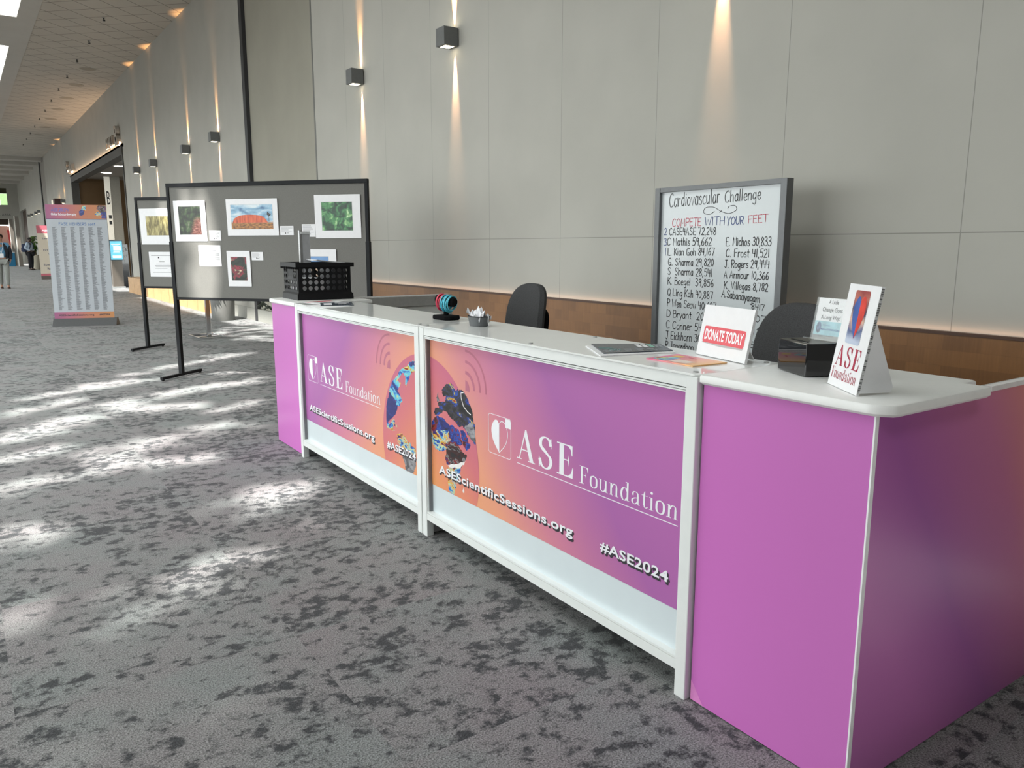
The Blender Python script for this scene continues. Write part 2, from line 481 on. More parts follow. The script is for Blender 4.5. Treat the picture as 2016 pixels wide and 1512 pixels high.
def ceiling_mat():
    m = bpy.data.materials.new('ceiling_tile')
    k = NT(m)
    tc = k.n('ShaderNodeTexCoord')
    mp = k.n('ShaderNodeMapping')
    mp.inputs['Rotation'].default_value = (0, 0, math.radians(45))
    k.l(tc.outputs['Object'], mp.inputs['Vector'])
    sep = k.n('ShaderNodeSeparateXYZ')
    k.l(mp.outputs[0], sep.inputs[0])
    T = 0.5905
    ds = []
    for a in (0, 1):
        fr = k.math('FRACT', k.math('DIVIDE', k.math('ADD', sep.outputs[a], (0.13, 0.31)[a]), T))
        ds.append(k.math('ABSOLUTE', k.math('SUBTRACT', fr, 0.5)))
    mxd = k.math('MAXIMUM', ds[0], ds[1])
    line = k.math('GREATER_THAN', mxd, 0.484)
    nz = k.n('ShaderNodeTexNoise', i_Scale=0.5, i_Detail=2.0)
    k.l(tc.outputs['Object'], nz.inputs['Vector'])
    base = k.ramp([(0.3, (0.50, 0.47, 0.42, 1)), (0.7, (0.56, 0.52, 0.46, 1))], nz.outputs['Fac'])
    mx = k.n('ShaderNodeMix', data_type='RGBA')
    k.l(line, mx.inputs['Factor']); k.l(base, mx.inputs['A'])
    mx.inputs['B'].default_value = (0.16, 0.14, 0.12, 1)
    k.l(mx.outputs['Result'], k.b.inputs['Base Color'])
    k.b.inputs['Roughness'].default_value = 0.9
    return m

def wall_mat(name, seams=True, col=(0.46, 0.45, 0.41)):
    m = bpy.data.materials.new(name)
    k = NT(m)
    tc = k.n('ShaderNodeTexCoord')
    n1 = k.n('ShaderNodeTexNoise', i_Scale=1.3, i_Detail=4.0)
    n2 = k.n('ShaderNodeTexNoise', i_Scale=160.0, i_Detail=3.0)
    k.l(tc.outputs['Object'], n1.inputs['Vector']); k.l(tc.outputs['Object'], n2.inputs['Vector'])
    c = Vector(col)
    base = k.ramp([(0.35, tuple(c * 0.955) + (1,)), (0.65, tuple(c * 1.02) + (1,))], n1.outputs['Fac'])
    out = base
    if seams:
        sep = k.n('ShaderNodeSeparateXYZ')
        k.l(tc.outputs['Object'], sep.inputs[0])
        fr = k.math('FRACT', k.math('DIVIDE', k.math('SUBTRACT', sep.outputs[1], 2.234), 1.2235))
        v = k.math('LESS_THAN', k.math('MINIMUM', fr, k.math('SUBTRACT', 1.0, fr)), 0.0022)
        fz = k.math('FRACT', k.math('DIVIDE', k.math('SUBTRACT', sep.outputs[2], 1.530), 8.0))
        h = k.math('LESS_THAN', k.math('MINIMUM', fz, k.math('SUBTRACT', 1.0, fz)), 0.00042)
        ln = k.math('MAXIMUM', v, h)
        mx = k.n('ShaderNodeMix', data_type='RGBA')
        k.l(k.math('MULTIPLY', ln, 0.55), mx.inputs['Factor'])
        k.l(base, mx.inputs['A'])
        mx.inputs['B'].default_value = (0.14, 0.135, 0.12, 1)
        out = mx.outputs['Result']
    k.l(out, k.b.inputs['Base Color'])
    k.b.inputs['Roughness'].default_value = 0.8
    k.b.inputs['Specular IOR Level'].default_value = 0.25
    bp = k.n('ShaderNodeBump', i_Strength=0.08, i_Distance=0.002)
    k.l(n2.outputs['Fac'], bp.inputs['Height'])
    k.l(bp.outputs['Normal'], k.b.inputs['Normal'])
    return m

def wood_mat(name='end_grain_wood', c1=(0.27, 0.120, 0.036), c2=(0.15, 0.062, 0.018)):
    m = bpy.data.materials.new(name)
    k = NT(m)
    tc = k.n('ShaderNodeTexCoord')
    sep = k.n('ShaderNodeSeparateXYZ')
    k.l(tc.outputs['Object'], sep.inputs[0])
    cb = k.n('ShaderNodeCombineXYZ')
    k.l(k.math('ADD', sep.outputs[1], sep.outputs[0]), cb.inputs[0]); k.l(sep.outputs[2], cb.inputs[1])
    br = k.n('ShaderNodeTexBrick')
    br.offset = 0.5
    br.inputs['Scale'].default_value = 1.0
    br.inputs['Brick Width'].default_value = 0.21
    br.inputs['Row Height'].default_value = 0.095
    br.inputs['Mortar Size'].default_value = 0.0012
    br.inputs['Color1'].default_value = (0, 0, 0, 1)
    br.inputs['Color2'].default_value = (1, 1, 1, 1)
    br.inputs['Mortar'].default_value = (0.1, 0.1, 0.1, 1)
    k.l(cb.outputs[0], br.inputs['Vector'])
    mp = k.n('ShaderNodeMapping')
    mp.inputs['Scale'].default_value = (90, 4, 1)
    k.l(cb.outputs[0], mp.inputs['Vector'])
    gr = k.n('ShaderNodeTexNoise', i_Scale=1.0, i_Detail=3.0)
    k.l(mp.outputs[0], gr.inputs['Vector'])
    n2 = k.n('ShaderNodeTexNoise', i_Scale=6.0, i_Detail=3.0)
    k.l(cb.outputs[0], n2.inputs['Vector'])
    mix = k.math('ADD', k.math('MULTIPLY', br.outputs['Color'], 0.38), k.math('ADD', k.math('MULTIPLY', gr.outputs['Fac'], 0.4), k.math('MULTIPLY', n2.outputs['Fac'], 0.35)))
    c = k.ramp([(0.2, c2 + (1,)), (0.85, c1 + (1,))], mix)
    k.l(c, k.b.inputs['Base Color'])
    k.b.inputs['Roughness'].default_value = 0.45
    return m

def print_mat(name, axis=1, sgn=-1.0, x0=0.0, kz=0.95, zref=0.95, stops=None, absolute=False, gloss=0.28):
    """printed purple-to-orange gradient of the graphics, in the object's own coordinates"""
    m = bpy.data.materials.new(name)
    k = NT(m)
    tc = k.n('ShaderNodeTexCoord')
    sep = k.n('ShaderNodeSeparateXYZ')
    k.l(tc.outputs['Object'], sep.inputs[0])
    a = k.math('MULTIPLY', k.math('SUBTRACT', sep.outputs[axis], x0), sgn)
    t = k.math('SUBTRACT', a, k.math('MULTIPLY', k.math('SUBTRACT', zref, sep.outputs[2]), kz))
    nz = k.n('ShaderNodeTexNoise', i_Scale=1.5, i_Detail=2.0)
    k.l(tc.outputs['Object'], nz.inputs['Vector'])
    t = k.math('ADD', t, k.math('MULTIPLY', k.math('SUBTRACT', nz.outputs['Fac'], 0.5), 0.25))
    f = k.math('DIVIDE', k.math('ADD', t, 1.0), 3.0)
    c = k.ramp(stops, f)
    k.l(c, k.b.inputs['Base Color'])
    k.b.inputs['Roughness'].default_value = gloss
    k.b.inputs['Specular IOR Level'].default_value = 0.35
    return m
ORG = srgb(234, 170, 106); SAL = srgb(230, 158, 128); PNK = srgb(208, 130, 152); PUR = srgb(172, 104, 168); PUR2 = srgb(190, 112, 180)
ST_U = [((t + 1) / 3, c) for t, c in ((-0.7, ORG), (0.05, SAL), (0.48, PNK), (0.98, PUR), (1.7, PUR2))]

def echo_mat(name, stops, scale=16.0, seed=0.0, dist=1.0):
    m = bpy.data.materials.new(name)
    k = NT(m)
    tc = k.n('ShaderNodeTexCoord')
    mp = k.n('ShaderNodeMapping')
    mp.inputs['Location'].default_value = (seed, seed * 1.7, seed * 0.6)
    mp.inputs['Rotation'].default_value = (0.5, 0, 0)
    mp.inputs['Scale'].default_value = (1, 0.6, 1.3)
    k.l(tc.outputs['Object'], mp.inputs['Vector'])
    nz = k.n('ShaderNodeTexNoise', i_Scale=scale, i_Detail=5.0, i_Roughness=0.62, i_Distortion=dist)
    k.l(mp.outputs[0], nz.inputs['Vector'])
    c = k.ramp(stops, nz.outputs['Fac'])
    k.l(c, k.b.inputs['Base Color'])
    k.b.inputs['Roughness'].default_value = 0.3
    return m

NAVY = srgb(38, 46, 118); BLUE = srgb(40, 90, 190); CYAN = srgb(90, 190, 220); YEL = srgb(238, 215, 70); RED = srgb(150, 40, 24); BLK = srgb(36, 34, 38); GRY = srgb(150, 150, 155); WHT = srgb(235, 232, 230)
M_ECHO_CYAN = echo_mat('echo_cyan', [(0.36, NAVY), (0.44, BLUE), (0.48, CYAN), (0.53, srgb(120, 205, 215)), (0.57, YEL), (0.61, RED)], 14, 3.1)
M_ECHO_NAVY = echo_mat('echo_navy', [(0.3, srgb(30, 34, 100)), (0.55, NAVY), (0.66, srgb(60, 80, 160))], 20, 1.3)
M_ECHO_DARK = echo_mat('echo_dark', [(0.35, srgb(16, 16, 20)), (0.46, BLK), (0.49, srgb(66, 64, 70)), (0.515, BLK), (0.535, NAVY), (0.565, BLUE), (0.585, BLK), (0.60, YEL), (0.64, RED)], 11, 5.3)
M_ECHO_MULTI = echo_mat('echo_multi', [(0.34, NAVY), (0.41, BLUE), (0.445, CYAN), (0.475, YEL), (0.505, CYAN), (0.53, srgb(230, 120, 50)), (0.555, YEL), (0.585, RED), (0.63, NAVY)], 24, 2.2, 0.6)
M_ECHO_BLUE = echo_mat('echo_blue', [(0.34, BLK), (0.42, NAVY), (0.50, NAVY), (0.535, BLUE), (0.56, NAVY), (0.585, RED), (0.63, BLK)], 13, 8.8)
M_ECHO_BROWN = echo_mat('echo_brown', [(0.36, BLK), (0.44, srgb(70, 30, 28)), (0.49, BLK), (0.53, GRY), (0.555, srgb(80, 30, 24)), (0.59, RED), (0.63, NAVY)], 14, 4.4)
M_ECHO_GREY = echo_mat('echo_grey', [(0.36, srgb(50, 50, 54)), (0.5, srgb(100, 100, 104)), (0.62, srgb(160, 160, 165))], 14, 6.4)

M_CARPET = carpet_mat()
M_CEIL = ceiling_mat()
M_WALL = wall_mat('wall_panel')
M_WALLP = wall_mat('wall_plain', False)
M_WALLR = wall_mat('wall_recess', False, (0.36, 0.345, 0.29))
M_WOOD = wood_mat()
M_BENCH = wood_mat('bench_wood', (0.62, 0.36, 0.15), (0.5, 0.27, 0.10))
M_SOFFIT = pmat('soffit', (0.52, 0.51, 0.48, 1), 0.8, var=0.03, scale=2)
M_WHITE = pmat('white_laminate', (0.78, 0.80, 0.79, 1), 0.35, var=0.02, scale=12)
M_GLOSS = pmat('white_gloss', (0.80, 0.81, 0.80, 1), 0.06, var=0.015, scale=8, spec=0.6)
M_TOP = pmat('white_worktop', (0.78, 0.785, 0.775, 1), 0.3, var=0.02, scale=40)
M_EDGE = pmat('white_edge', (0.82, 0.82, 0.84, 1), 0.5)
M_STRIP = pmat('kick_white', (0.66, 0.73, 0.76, 1), 0.2, var=0.02, scale=5)
M_ALU = pmat('aluminium', (0.55, 0.56, 0.56, 1), 0.32, 0.85, var=0.04)
M_ALUD = pmat('grey_metal', (0.30, 0.305, 0.305, 1), 0.4, 0.3, var=0.04)
M_DARK = pmat('dark_gap', (0.03, 0.03, 0.032, 1), 0.7)
M_BLACK = pmat('black_metal', (0.013, 0.014, 0.016, 1), 0.6, 0.0, var=0.1, spec=0.2)
M_BLACKP = pmat('black_plastic', (0.008, 0.008, 0.009, 1), 0.5, var=0.1, spec=0.2)
M_VELVET = pmat('black_velvet', (0.006, 0.006, 0.007, 1), 0.95, var=0.1, spec=0.1)
M_GLOSSBLK = pmat('black_gloss', (0.006, 0.006, 0.008, 1), 0.04, spec=0.7, coat=0.5)
M_FABRIC = pmat('grey_board_fabric', (0.185, 0.183, 0.170, 1), 0.9, var=0.14, scale=220, bump=0.2, spec=0.2)
M_CHAIR = pmat('charcoal_fabric', (0.062, 0.062, 0.064, 1), 0.95, var=0.3, scale=260, bump=0.3, spec=0.15)
M_PAPER = pmat('white_paper', (0.80, 0.80, 0.82, 1), 0.6, var=0.02)
M_TISSUE = pmat('tissue_paper', (0.82, 0.82, 0.86, 1), 0.8, var=0.04, scale=60, bump=0.4)
M_INK = pmat('black_ink', (0.018, 0.018, 0.02, 1), 0.5)
M_INKG = pmat('grey_ink', (0.17, 0.17, 0.18, 1), 0.6)
M_INKB = pmat('blue_ink', (0.02, 0.05, 0.23, 1), 0.5)
M_INKR = pmat('red_ink', (0.62, 0.055, 0.10, 1), 0.5)
M_LOGO = pmat('white_print', (0.86, 0.86, 0.90, 1), 0.4, var=0.01)
M_SHADOW = pmat('printed_black', (0.035, 0.03, 0.04, 1), 0.4)
M_WBOARD = pmat('whiteboard', (0.62, 0.66, 0.68, 1), 0.16, var=0.015, scale=3)
M_CRIMSON = pmat('crimson_print', (0.40, 0.018, 0.055, 1), 0.4)
M_DONATE = pmat('red_print', (0.66, 0.022, 0.045, 1), 0.3)
M_ACRYL = pmat('clear_acrylic', (0.92, 0.96, 0.96, 1), 0.03, var=0.0, alpha=0.12)
M_ARC = pmat('mauve_print', srgb(186, 108, 130), 0.3, var=0.03)

# ------------------------------------------------------------------ the setting
WX = 4.71          # long wall
CZ = 6.72          # ceiling
mb = MB().face([(-30, -12, 0), (12, -12, 0), (12, 100, 0), (-30, 100, 0)])
struct('floor', mb, M_CARPET)

# long wall: panelled part, recessed door leaf between Y 12.0 and 15.4, opening at 28.74..42.84
mb = MB()
mb.box(WX, WX + 0.3, -8, 12.0, 0, CZ)
struct('wall_right', mb, M_WALL)
mb = MB().box(WX + 0.05, WX + 0.3, 12.0, 15.40, 0, CZ)
struct('wall_recess', mb, M_WALLR)
mb = MB()
mb.box(WX, WX + 0.3, 15.40, 28.74, 0, CZ + 0.29)
mb.box(WX, WX + 0.3, 28.74, 42.84, 4.65, CZ + 0.29)
mb.box(WX, WX + 0.3, 42.84, 55.4, 0, CZ + 0.29)
mb.box(WX, WX + 0.3, 58.6, 73.4, 0, CZ + 0.29)
mb.box(WX, WX + 0.3, 73.4, 80.5, 4.4, CZ + 0.29)
mb.box(WX, WX + 0.3, 80.5, 82, 0, CZ + 0.29)
struct('wall_right_far', mb, M_WALLP)
mb = MB().box(WX + 0.03, WX + 0.3, 55.4, 58.6, 0, CZ + 0.29)
struct('wall_recess_far', mb, pmat('recess_grey', (0.33, 0.31, 0.28, 1), 0.8))
mb = MB().box(WX - 0.02, WX + 0.1, 15.36, 15.52, 0, CZ)
struct('trim_1', mb, pmat('dark_gap_trim', (0.035, 0.035, 0.038, 1), 0.6))
mb = MB().box(WX - 0.015, WX + 0.1, 58.3, 58.75, 0, CZ)
struct('trim_2', mb, M_DARK)
mb = MB().box(WX - 0.004, WX + 0.06, 11.97, 12.02, 0, CZ)
struct('trim_3', mb, pmat('thin_grey_trim', (0.16, 0.16, 0.15, 1), 0.6))
# timber wainscot with dark cap
mb = MB().box(WX - 0.035, WX + 0.02, -8, 11.9, 0.0, 0.945)
struct('trim_4', mb, M_WOOD)
mb = MB().box(WX - 0.04, WX + 0.02, -8, 11.9, 0.945, 0.962)
struct('trim_5', mb, pmat('dark_wood', (0.075, 0.03, 0.015, 1), 0.5))
mb = MB().box(WX - 0.015, WX + 0.06, 12.02, 15.36, 0, 0.24)
mb.box(WX - 0.015, WX + 0.01, 15.52, 17.9, 0, 0.24)
struct('baseboard_right', mb, pmat('grey_baseboard', (0.30, 0.30, 0.27, 1), 0.6))

# ceiling and roof
SKY0, SKY1 = 0.62, 1.66
mb = MB().face([(2.05, -8, CZ), (WX, -8, CZ), (WX, 55.4, CZ), (2.05, 55.4, CZ)])
mb.face([(2.05, -8, CZ + 0.3), (WX + .3, -8, CZ + 0.3), (WX + .3, 55.4, CZ + 0.3), (2.05, 55.4, CZ + 0.3)])
struct('ceiling', mb, M_CEIL)
mb = MB().box(1.66, 2.05, -8, 82, CZ - 0.012, CZ + 0.9)
openings = [(8.9, 22.45), (25.7, 33.0), (36.2, 43.5), (46.7, 54), (57.2, 64.5), (67.7, 75)]
ys = [-8.0] + [v for o in openings for v in o] + [82.0]
for a, b_ in zip(ys[0::2], ys[1::2]):
    mb.box(SKY0, SKY1, a, b_, CZ - 0.012, CZ + 0.9)
mb.box(-8, SKY0, 12.3, 82, CZ - 0.012, CZ + 0.9)
mb.box(-8, SKY0, -8, -4.2, CZ - 0.012, CZ + 0.9)
struct('ceiling_soffit', mb, M_SOFFIT)
mb = MB().box(2.05, WX, 55.4, 82, CZ + 0.02, CZ + 0.3)
for y in (56.2, 59.5, 63, 67, 72, 77):
    mb.box(2.05, WX, y, y + 0.9, CZ - 0.18, CZ + 0.1)
struct('ceiling_far', mb, pmat('ceiling_far_paint', (0.52, 0.50, 0.46, 1), 0.85, var=0.03, scale=2))

# far end wall with a window and an opening below
mb = MB()
FY = 81.0
mb.box(-9, 1.5, FY, FY + 0.3, 0, CZ)
mb.box(1.5, 3.9, FY, FY + 0.3, 6.35, CZ + .1)
mb.box(1.5, 3.9, FY, FY + 0.3, 3.75, 4.95)
mb.box(3.9, WX, FY, FY + 0.3, 0, CZ)
mb.box(1.5, 3.9, FY + 5, FY + 5.3, 0, 3.75)
struct('wall_far', mb, M_WALLP)
mb = MB().box(1.5, 3.9, FY + 0.05, FY + 0.14, 5.9, 6.35)
struct('trim_6', mb, pmat('dark_olive_trim', (0.05, 0.045, 0.02, 1), 0.6))
mb = MB().box(1.5, 3.3, FY + 0.1, FY + 0.14, 4.95, 5.9)
struct('window_1', mb, pmat('far_shade', (0.30, 0.31, 0.32, 1), 0.6))
mb = MB().box(3.38, 3.9, FY + 0.22, FY + 0.25, 4.95, 5.9)
struct('window_2', mb, pmat('garden_glass', (0.16, 0.30, 0.10, 1), 0.3, var=0.8, scale=6, emit=(0.35, 0.55, 0.25, 1), estr=0.9))
mb = MB().box(1.2, 3.9, FY - 0.02, FY + 0.2, 3.28, 3.75)
struct('trim_7', mb, pmat('dark_fascia', (0.035, 0.022, 0.012, 1), 0.6))

# left facade (open glazing between posts) and the wall behind the camera
mb = MB()
FX = -4.2
for y in range(1, 83, 4):
    mb.box(FX - .06, FX + .06, y, y + 0.10, 0, CZ)
mb.box(FX - .1, FX + .1, -5, 2.0, 0, CZ)
mb.box(FX - .1, FX + .1, 0.6, 82, 0, 0.1)
mb.box(FX - .1, FX + .1, 0.6, 82, 3.9, CZ)
struct('wall_left', mb, pmat('facade_paint', (0.40, 0.39, 0.36, 1), 0.8, var=0.03))
mb = MB().box(FX, WX, -5.3, -5, 0, CZ)
struct('wall_back', mb, pmat('back_wall', (0.42, 0.41, 0.39, 1), 0.85))

# the lobby behind the wide opening: ceiling, side wall, back wall
mb = MB().box(WX, 9.5, 28.5, 43.2, 4.62, 4.75)
struct('ceiling_lobby', mb, pmat('lobby_ceiling', (0.35, 0.33, 0.30, 1), 0.8, var=0.02))
mb = MB().box(WX + 0.28, 9.5, 42.86, 43.1, 0, 4.62)
mb.box(9.3, 9.5, 28.5, 43, 0, 4.62)
struct('wall_lobby', mb, pmat('lobby_brown', (0.14, 0.080, 0.032, 1), 0.7, var=0.05, scale=3))
mb = MB()
mb.box(WX - 0.03, WX + 0.28, 42.70, 42.86, 0, 4.65)
mb.box(WX - 0.03, WX + 0.28, 28.74, 42.70, 4.40, 4.66)
mb.box(WX - 0.03, WX + 0.28, 28.70, 28.82, 0, 4.65)
struct('door_1', mb, pmat('door_frame_grey', (0.055, 0.052, 0.047, 1), 0.6))
mb = MB()
mb.box(WX + 0.2, WX + 0.28, 73.4, 80.5, 0, 4.4)
struct('door_2', mb, pmat('door_brown', (0.06, 0.035, 0.022, 1), 0.6))

# ------------------------------------------------------------------ lamps
def area(name, loc, sx, sy, power, col, direction):
    d = bpy.data.lights.new(name, 'AREA')
    d.shape = 'RECTANGLE'
    d.size, d.size_y = sx, sy
    d.energy = power
    d.color = col
    o = bpy.data.objects.new(name, d)
    COL.objects.link(o)
    o.location = loc
    z = -Vector(direction).normalized()
    y = (Vector((0, 1, 0)) - z * z.y).normalized()
    x = y.cross(z)
    o.matrix_world = Matrix(((x.x, y.x, z.x, loc[0]), (x.y, y.y, z.y, loc[1]), (x.z, y.z, z.z, loc[2]), (0, 0, 0, 1)))
    return o
def spot(name, loc, power, ang, direction, col=(1, 0.62, 0.28), blend=0.8, r=0.02):
    d = bpy.data.lights.new(name, 'SPOT')
    d.energy = power
    d.spot_size = math.radians(ang)
    d.spot_blend = blend
    d.color = col
    d.shadow_soft_size = r
    o = bpy.data.objects.new(name, d)
    COL.objects.link(o)
    o.location = loc
    o.rotation_euler = Vector(direction).to_track_quat('-Z', 'Y').to_euler()
    return o
# added overhead fill that brightens the counter tops
area('overhead_fill_light', (-1.55, 7.2, 7.35), 4.2, 12.0, 210, (0.97, 1.0, 0.97), (0, 0, -1))
# LED strips above the opening and above the wainscot
area('door_strip_light', (WX - 0.012, 35.8, 4.67), 0.02, 14.0, 55, (1, 0.66, 0.40), (0.35, 0, 1))
area('wainscot_strip_light', (WX - 0.02, 3.0, 0.966), 0.02, 17.5, 1.6, (1, 0.60, 0.40), (0.3, 0, 1))

def make_sconce(label):
    t = thing('wall_sconce', label, 'wall lamp', group='cube wall lamps along the hall')
    m = MB().box(-0.19, -0.012, -0.09, 0.09, -0.095, 0.095, b=0.004)
    m.build('housing', pmat('lamp_grey', (0.155, 0.16, 0.16, 1), 0.45, 0.3, var=0.05), t)
    MB().box(-0.02, 0.0, -0.06, 0.06, -0.06, 0.06).build('back_plate', M_ALUD, t)
    for s in (-1, 1):
        MB().box(-0.155, -0.045, -0.055, 0.055, s * 0.0945 - 0.002, s * 0.0945 + 0.002).build('lens', pmat('lamp_lens', (1, 0.93, 0.8, 1), 0.4, emit=(1, 0.86, 0.62, 1), estr=4.0), t)
    return t
sconces = [(10.25, 'second from the right of the cube wall lamps in view, above the big photo board'), (7.80, 'grey cube wall lamp nearest the camera, high on the panelled wall'),
           (17.40, 'cube wall lamp just left of the dark recessed wall strip'), (19.95, 'cube wall lamp second to the left of the dark wall strip'),
           (23.70, 'cube wall lamp second to the right of the lobby opening'), (26.15, 'cube wall lamp closest to the right side of the lobby opening'),
           (4.05, 'cube wall lamp above the whiteboard whose beam comes down from above the picture'),
           (46.2, 'cube wall lamp just left of the lobby opening'), (48.7, 'far cube wall lamp second to the left of the lobby opening'), (52.4, None), (54.9, None), (60.8, None), (63.3, None), (67.0, None), (69.5, None)]
sc0 = None
for Y, lab in sconces:
    z = 3.70
    if sc0 is None: sc0 = o = make_sconce(lab)
    else: o = copy_tree(sc0)
    o['label'] = lab or 'tiny far cube wall lamp beyond the lobby opening'
    o.location = (WX, Y, z)
    spot('sconce_up_light', (WX - 0.020, Y, z + 0.10), 480 if Y < 50 else 12, 25, (0.125, 0, 1), (1, 0.50, 0.18), 1.0, 0.006)
    spot('sconce_down_light', (WX - 0.022, Y, z - 0.10), 330 if Y < 50 else 12, 20, (0.045, 0, -1), (1, 0.55, 0.30), 1.0, 0.006)

# lobby downlights
dl = None
for (px, py), lab in (((209, 340), 'left one of the two round downlights in the lobby ceiling'), ((236, 327), 'right one of the two round downlights in the lobby ceiling')):
    p = on_z(px, py, 4.615)
    t = thing('downlight', lab, 'ceiling light', p, group='lobby downlights')
    MB().lathe([(0.0, -0.004), (0.20, -0.004), (0.205, 0.002)], 24).build('lens', pmat('downlight_lens', (1, 1, 1, 1), 0.4, emit=(1, 0.93, 0.82, 1), estr=14), t)
    MB().lathe([(0.205, 0.002), (0.235, -0.012), (0.25, 0.004)], 24).build('ring', M_WHITE, t)
    d = bpy.data.lights.new('downlight_beam', 'SPOT')
    d.energy = 130; d.spot_size = 2.2; d.spot_blend = 1; d.color = (1, 0.88, 0.7); d.shadow_soft_size = 0.15
    o = bpy.data.objects.new('downlight_beam', d); COL.objects.link(o); o.location = p - Vector((0, 0, 0.05))

# ------------------------------------------------------------------ unseen leaves added over the open roof bay, gaps shaped to the sun streaks
def P2(px, py): p = on_z(px, py); return (p.x, p.y)
def bpt(s, z):   # point on the big photo board carried along the sun to the floor
    x, y = 1.92 + 0.633 * s, 9.257 - 0.774 * s
    k = z / math.tan(SUN_EL)
    return (x + 0.82 * k, y + 0.57 * k)
def wpt(x, y, z):
    k = z / math.tan(SUN_EL)
    return (x + 0.82 * k, y + 0.57 * k)
GAPS = []
def gap(pts, hw, keep=0.03, px=True):
    P = [P2(*p) for p in pts] if px else pts
    for a, b in zip(P[:-1], P[1:]): GAPS.append((a, b, hw, keep))
gap([(50, 786), (150, 765), (247, 747)], .10); gap([(0, 818), (137, 789)], .13); gap([(167, 769), (351, 738)], .07)
gap([(250, 738), (476, 697)], .10); gap([(399, 701), (494, 694)], .05); gap([(408, 741), (535, 720)], .11); gap([(485, 681), (560, 676)], .05)
gap([(0, 869), (190, 815), (369, 800)], .20); gap([(178, 806), (369, 768), (518, 747)], .17); gap([(0, 908), (113, 884)], .11)
gap([(226, 890), (357, 854), (446, 842)], .22); gap([(417, 812), (512, 789)], .07); gap([(0, 970), (178, 926), (396, 902)], .15)
gap([(464, 997), (565, 961)], .2, .12); gap([(254, 1198), (400, 1150), (476, 1100)], .17, .12); gap([(476, 1337), (754, 1258)], .24, .62)
gap([(0, 1071), (60, 1052)], .13, .1); gap([(0, 1222), (24, 1206)], .1, .2); gap([(159, 1373), (300, 1390)], .18, .6)
gap([bpt(.12, .95), bpt(.20, 2.1)], .06, .25, False); gap([bpt(.2, 2.04), bpt(1.3, 2.05)], .05, .35, False); gap([bpt(.55, .9), bpt(.55, 1.15)], .08, .2, False)
gap([bpt(1.95, 2.1), bpt(2.2, 1.9)], .06, 0, False); gap([bpt(2.2, 1.95), bpt(2.3, 1.5)], .03, .3, False)
gap([wpt(1.80, 5.72, .1), wpt(1.80, 5.70, .95)], .03, .6, False); gap([wpt(1.80, 4.78, .2), wpt(1.80, 4.75, .5)], .03, .6, False)
def in_gap(x, y, rad):
    for (ax, ay), (bx, by), hw, keep in GAPS:
        dx, dy = bx - ax, by - ay
        t = max(0, min(1, ((x - ax) * dx + (y - ay) * dy) / (dx * dx + dy * dy + 1e-9)))
        d = math.hypot(x - ax - t * dx, y - ay - t * dy)
        if d < hw + rad:
            return random.random() > keep
    return False
mb = MB()
rnd = random.Random(11)
for i in range(26000):
    fx, fy = rnd.uniform(-4.2, 4.4), rnd.uniform(0.6, 14.8)
    z = rnd.uniform(7.9, 9.6)
    r = rnd.uniform(0.10, 0.17)
    if in_gap(fx, fy, r * 0.55): continue
    if fx > 3.3 + 0.25 * math.sin(fy * 5) and fy > 11.2 and rnd.random() < .9: continue
    k = z / math.tan(SUN_EL)
    c = Vector((fx - 0.82 * k, fy - 0.57 * k, z))
    a = rnd.uniform(0, 6.28)
    e1 = Vector((math.cos(a), math.sin(a), rnd.uniform(-.4, .4))).normalized()
    e2 = e1.cross(Vector((rnd.uniform(-.5, .5), rnd.uniform(-.5, .5), 1))).normalized()
    mb.face([c - e1 * r * 1.3, c - e2 * r * .8, c + e1 * r * 1.3, c + e2 * r * .8])
o = mb.build('unseen_shade_leaves', pmat('leaf_green', (0.06, 0.08, 0.05, 1), 0.6, var=0.3), None, merge=False, recalc=False)
tag(o, 'unseen leaf canopy added to break the sun into streaks on the carpet', 'foliage', kind='stuff')

# ------------------------------------------------------------------ the counters
TH = math.radians(0.75)
CO = Vector((1.804, 3.364, 0))
CN = Vector((math.cos(TH), -math.sin(TH), 0))
CU = Vector((math.sin(TH), math.cos(TH), 0))
def cw(lx, ly, z=0.0): return CO + CN * lx + CU * ly + Vector((0, 0, z))
HT = 1.072

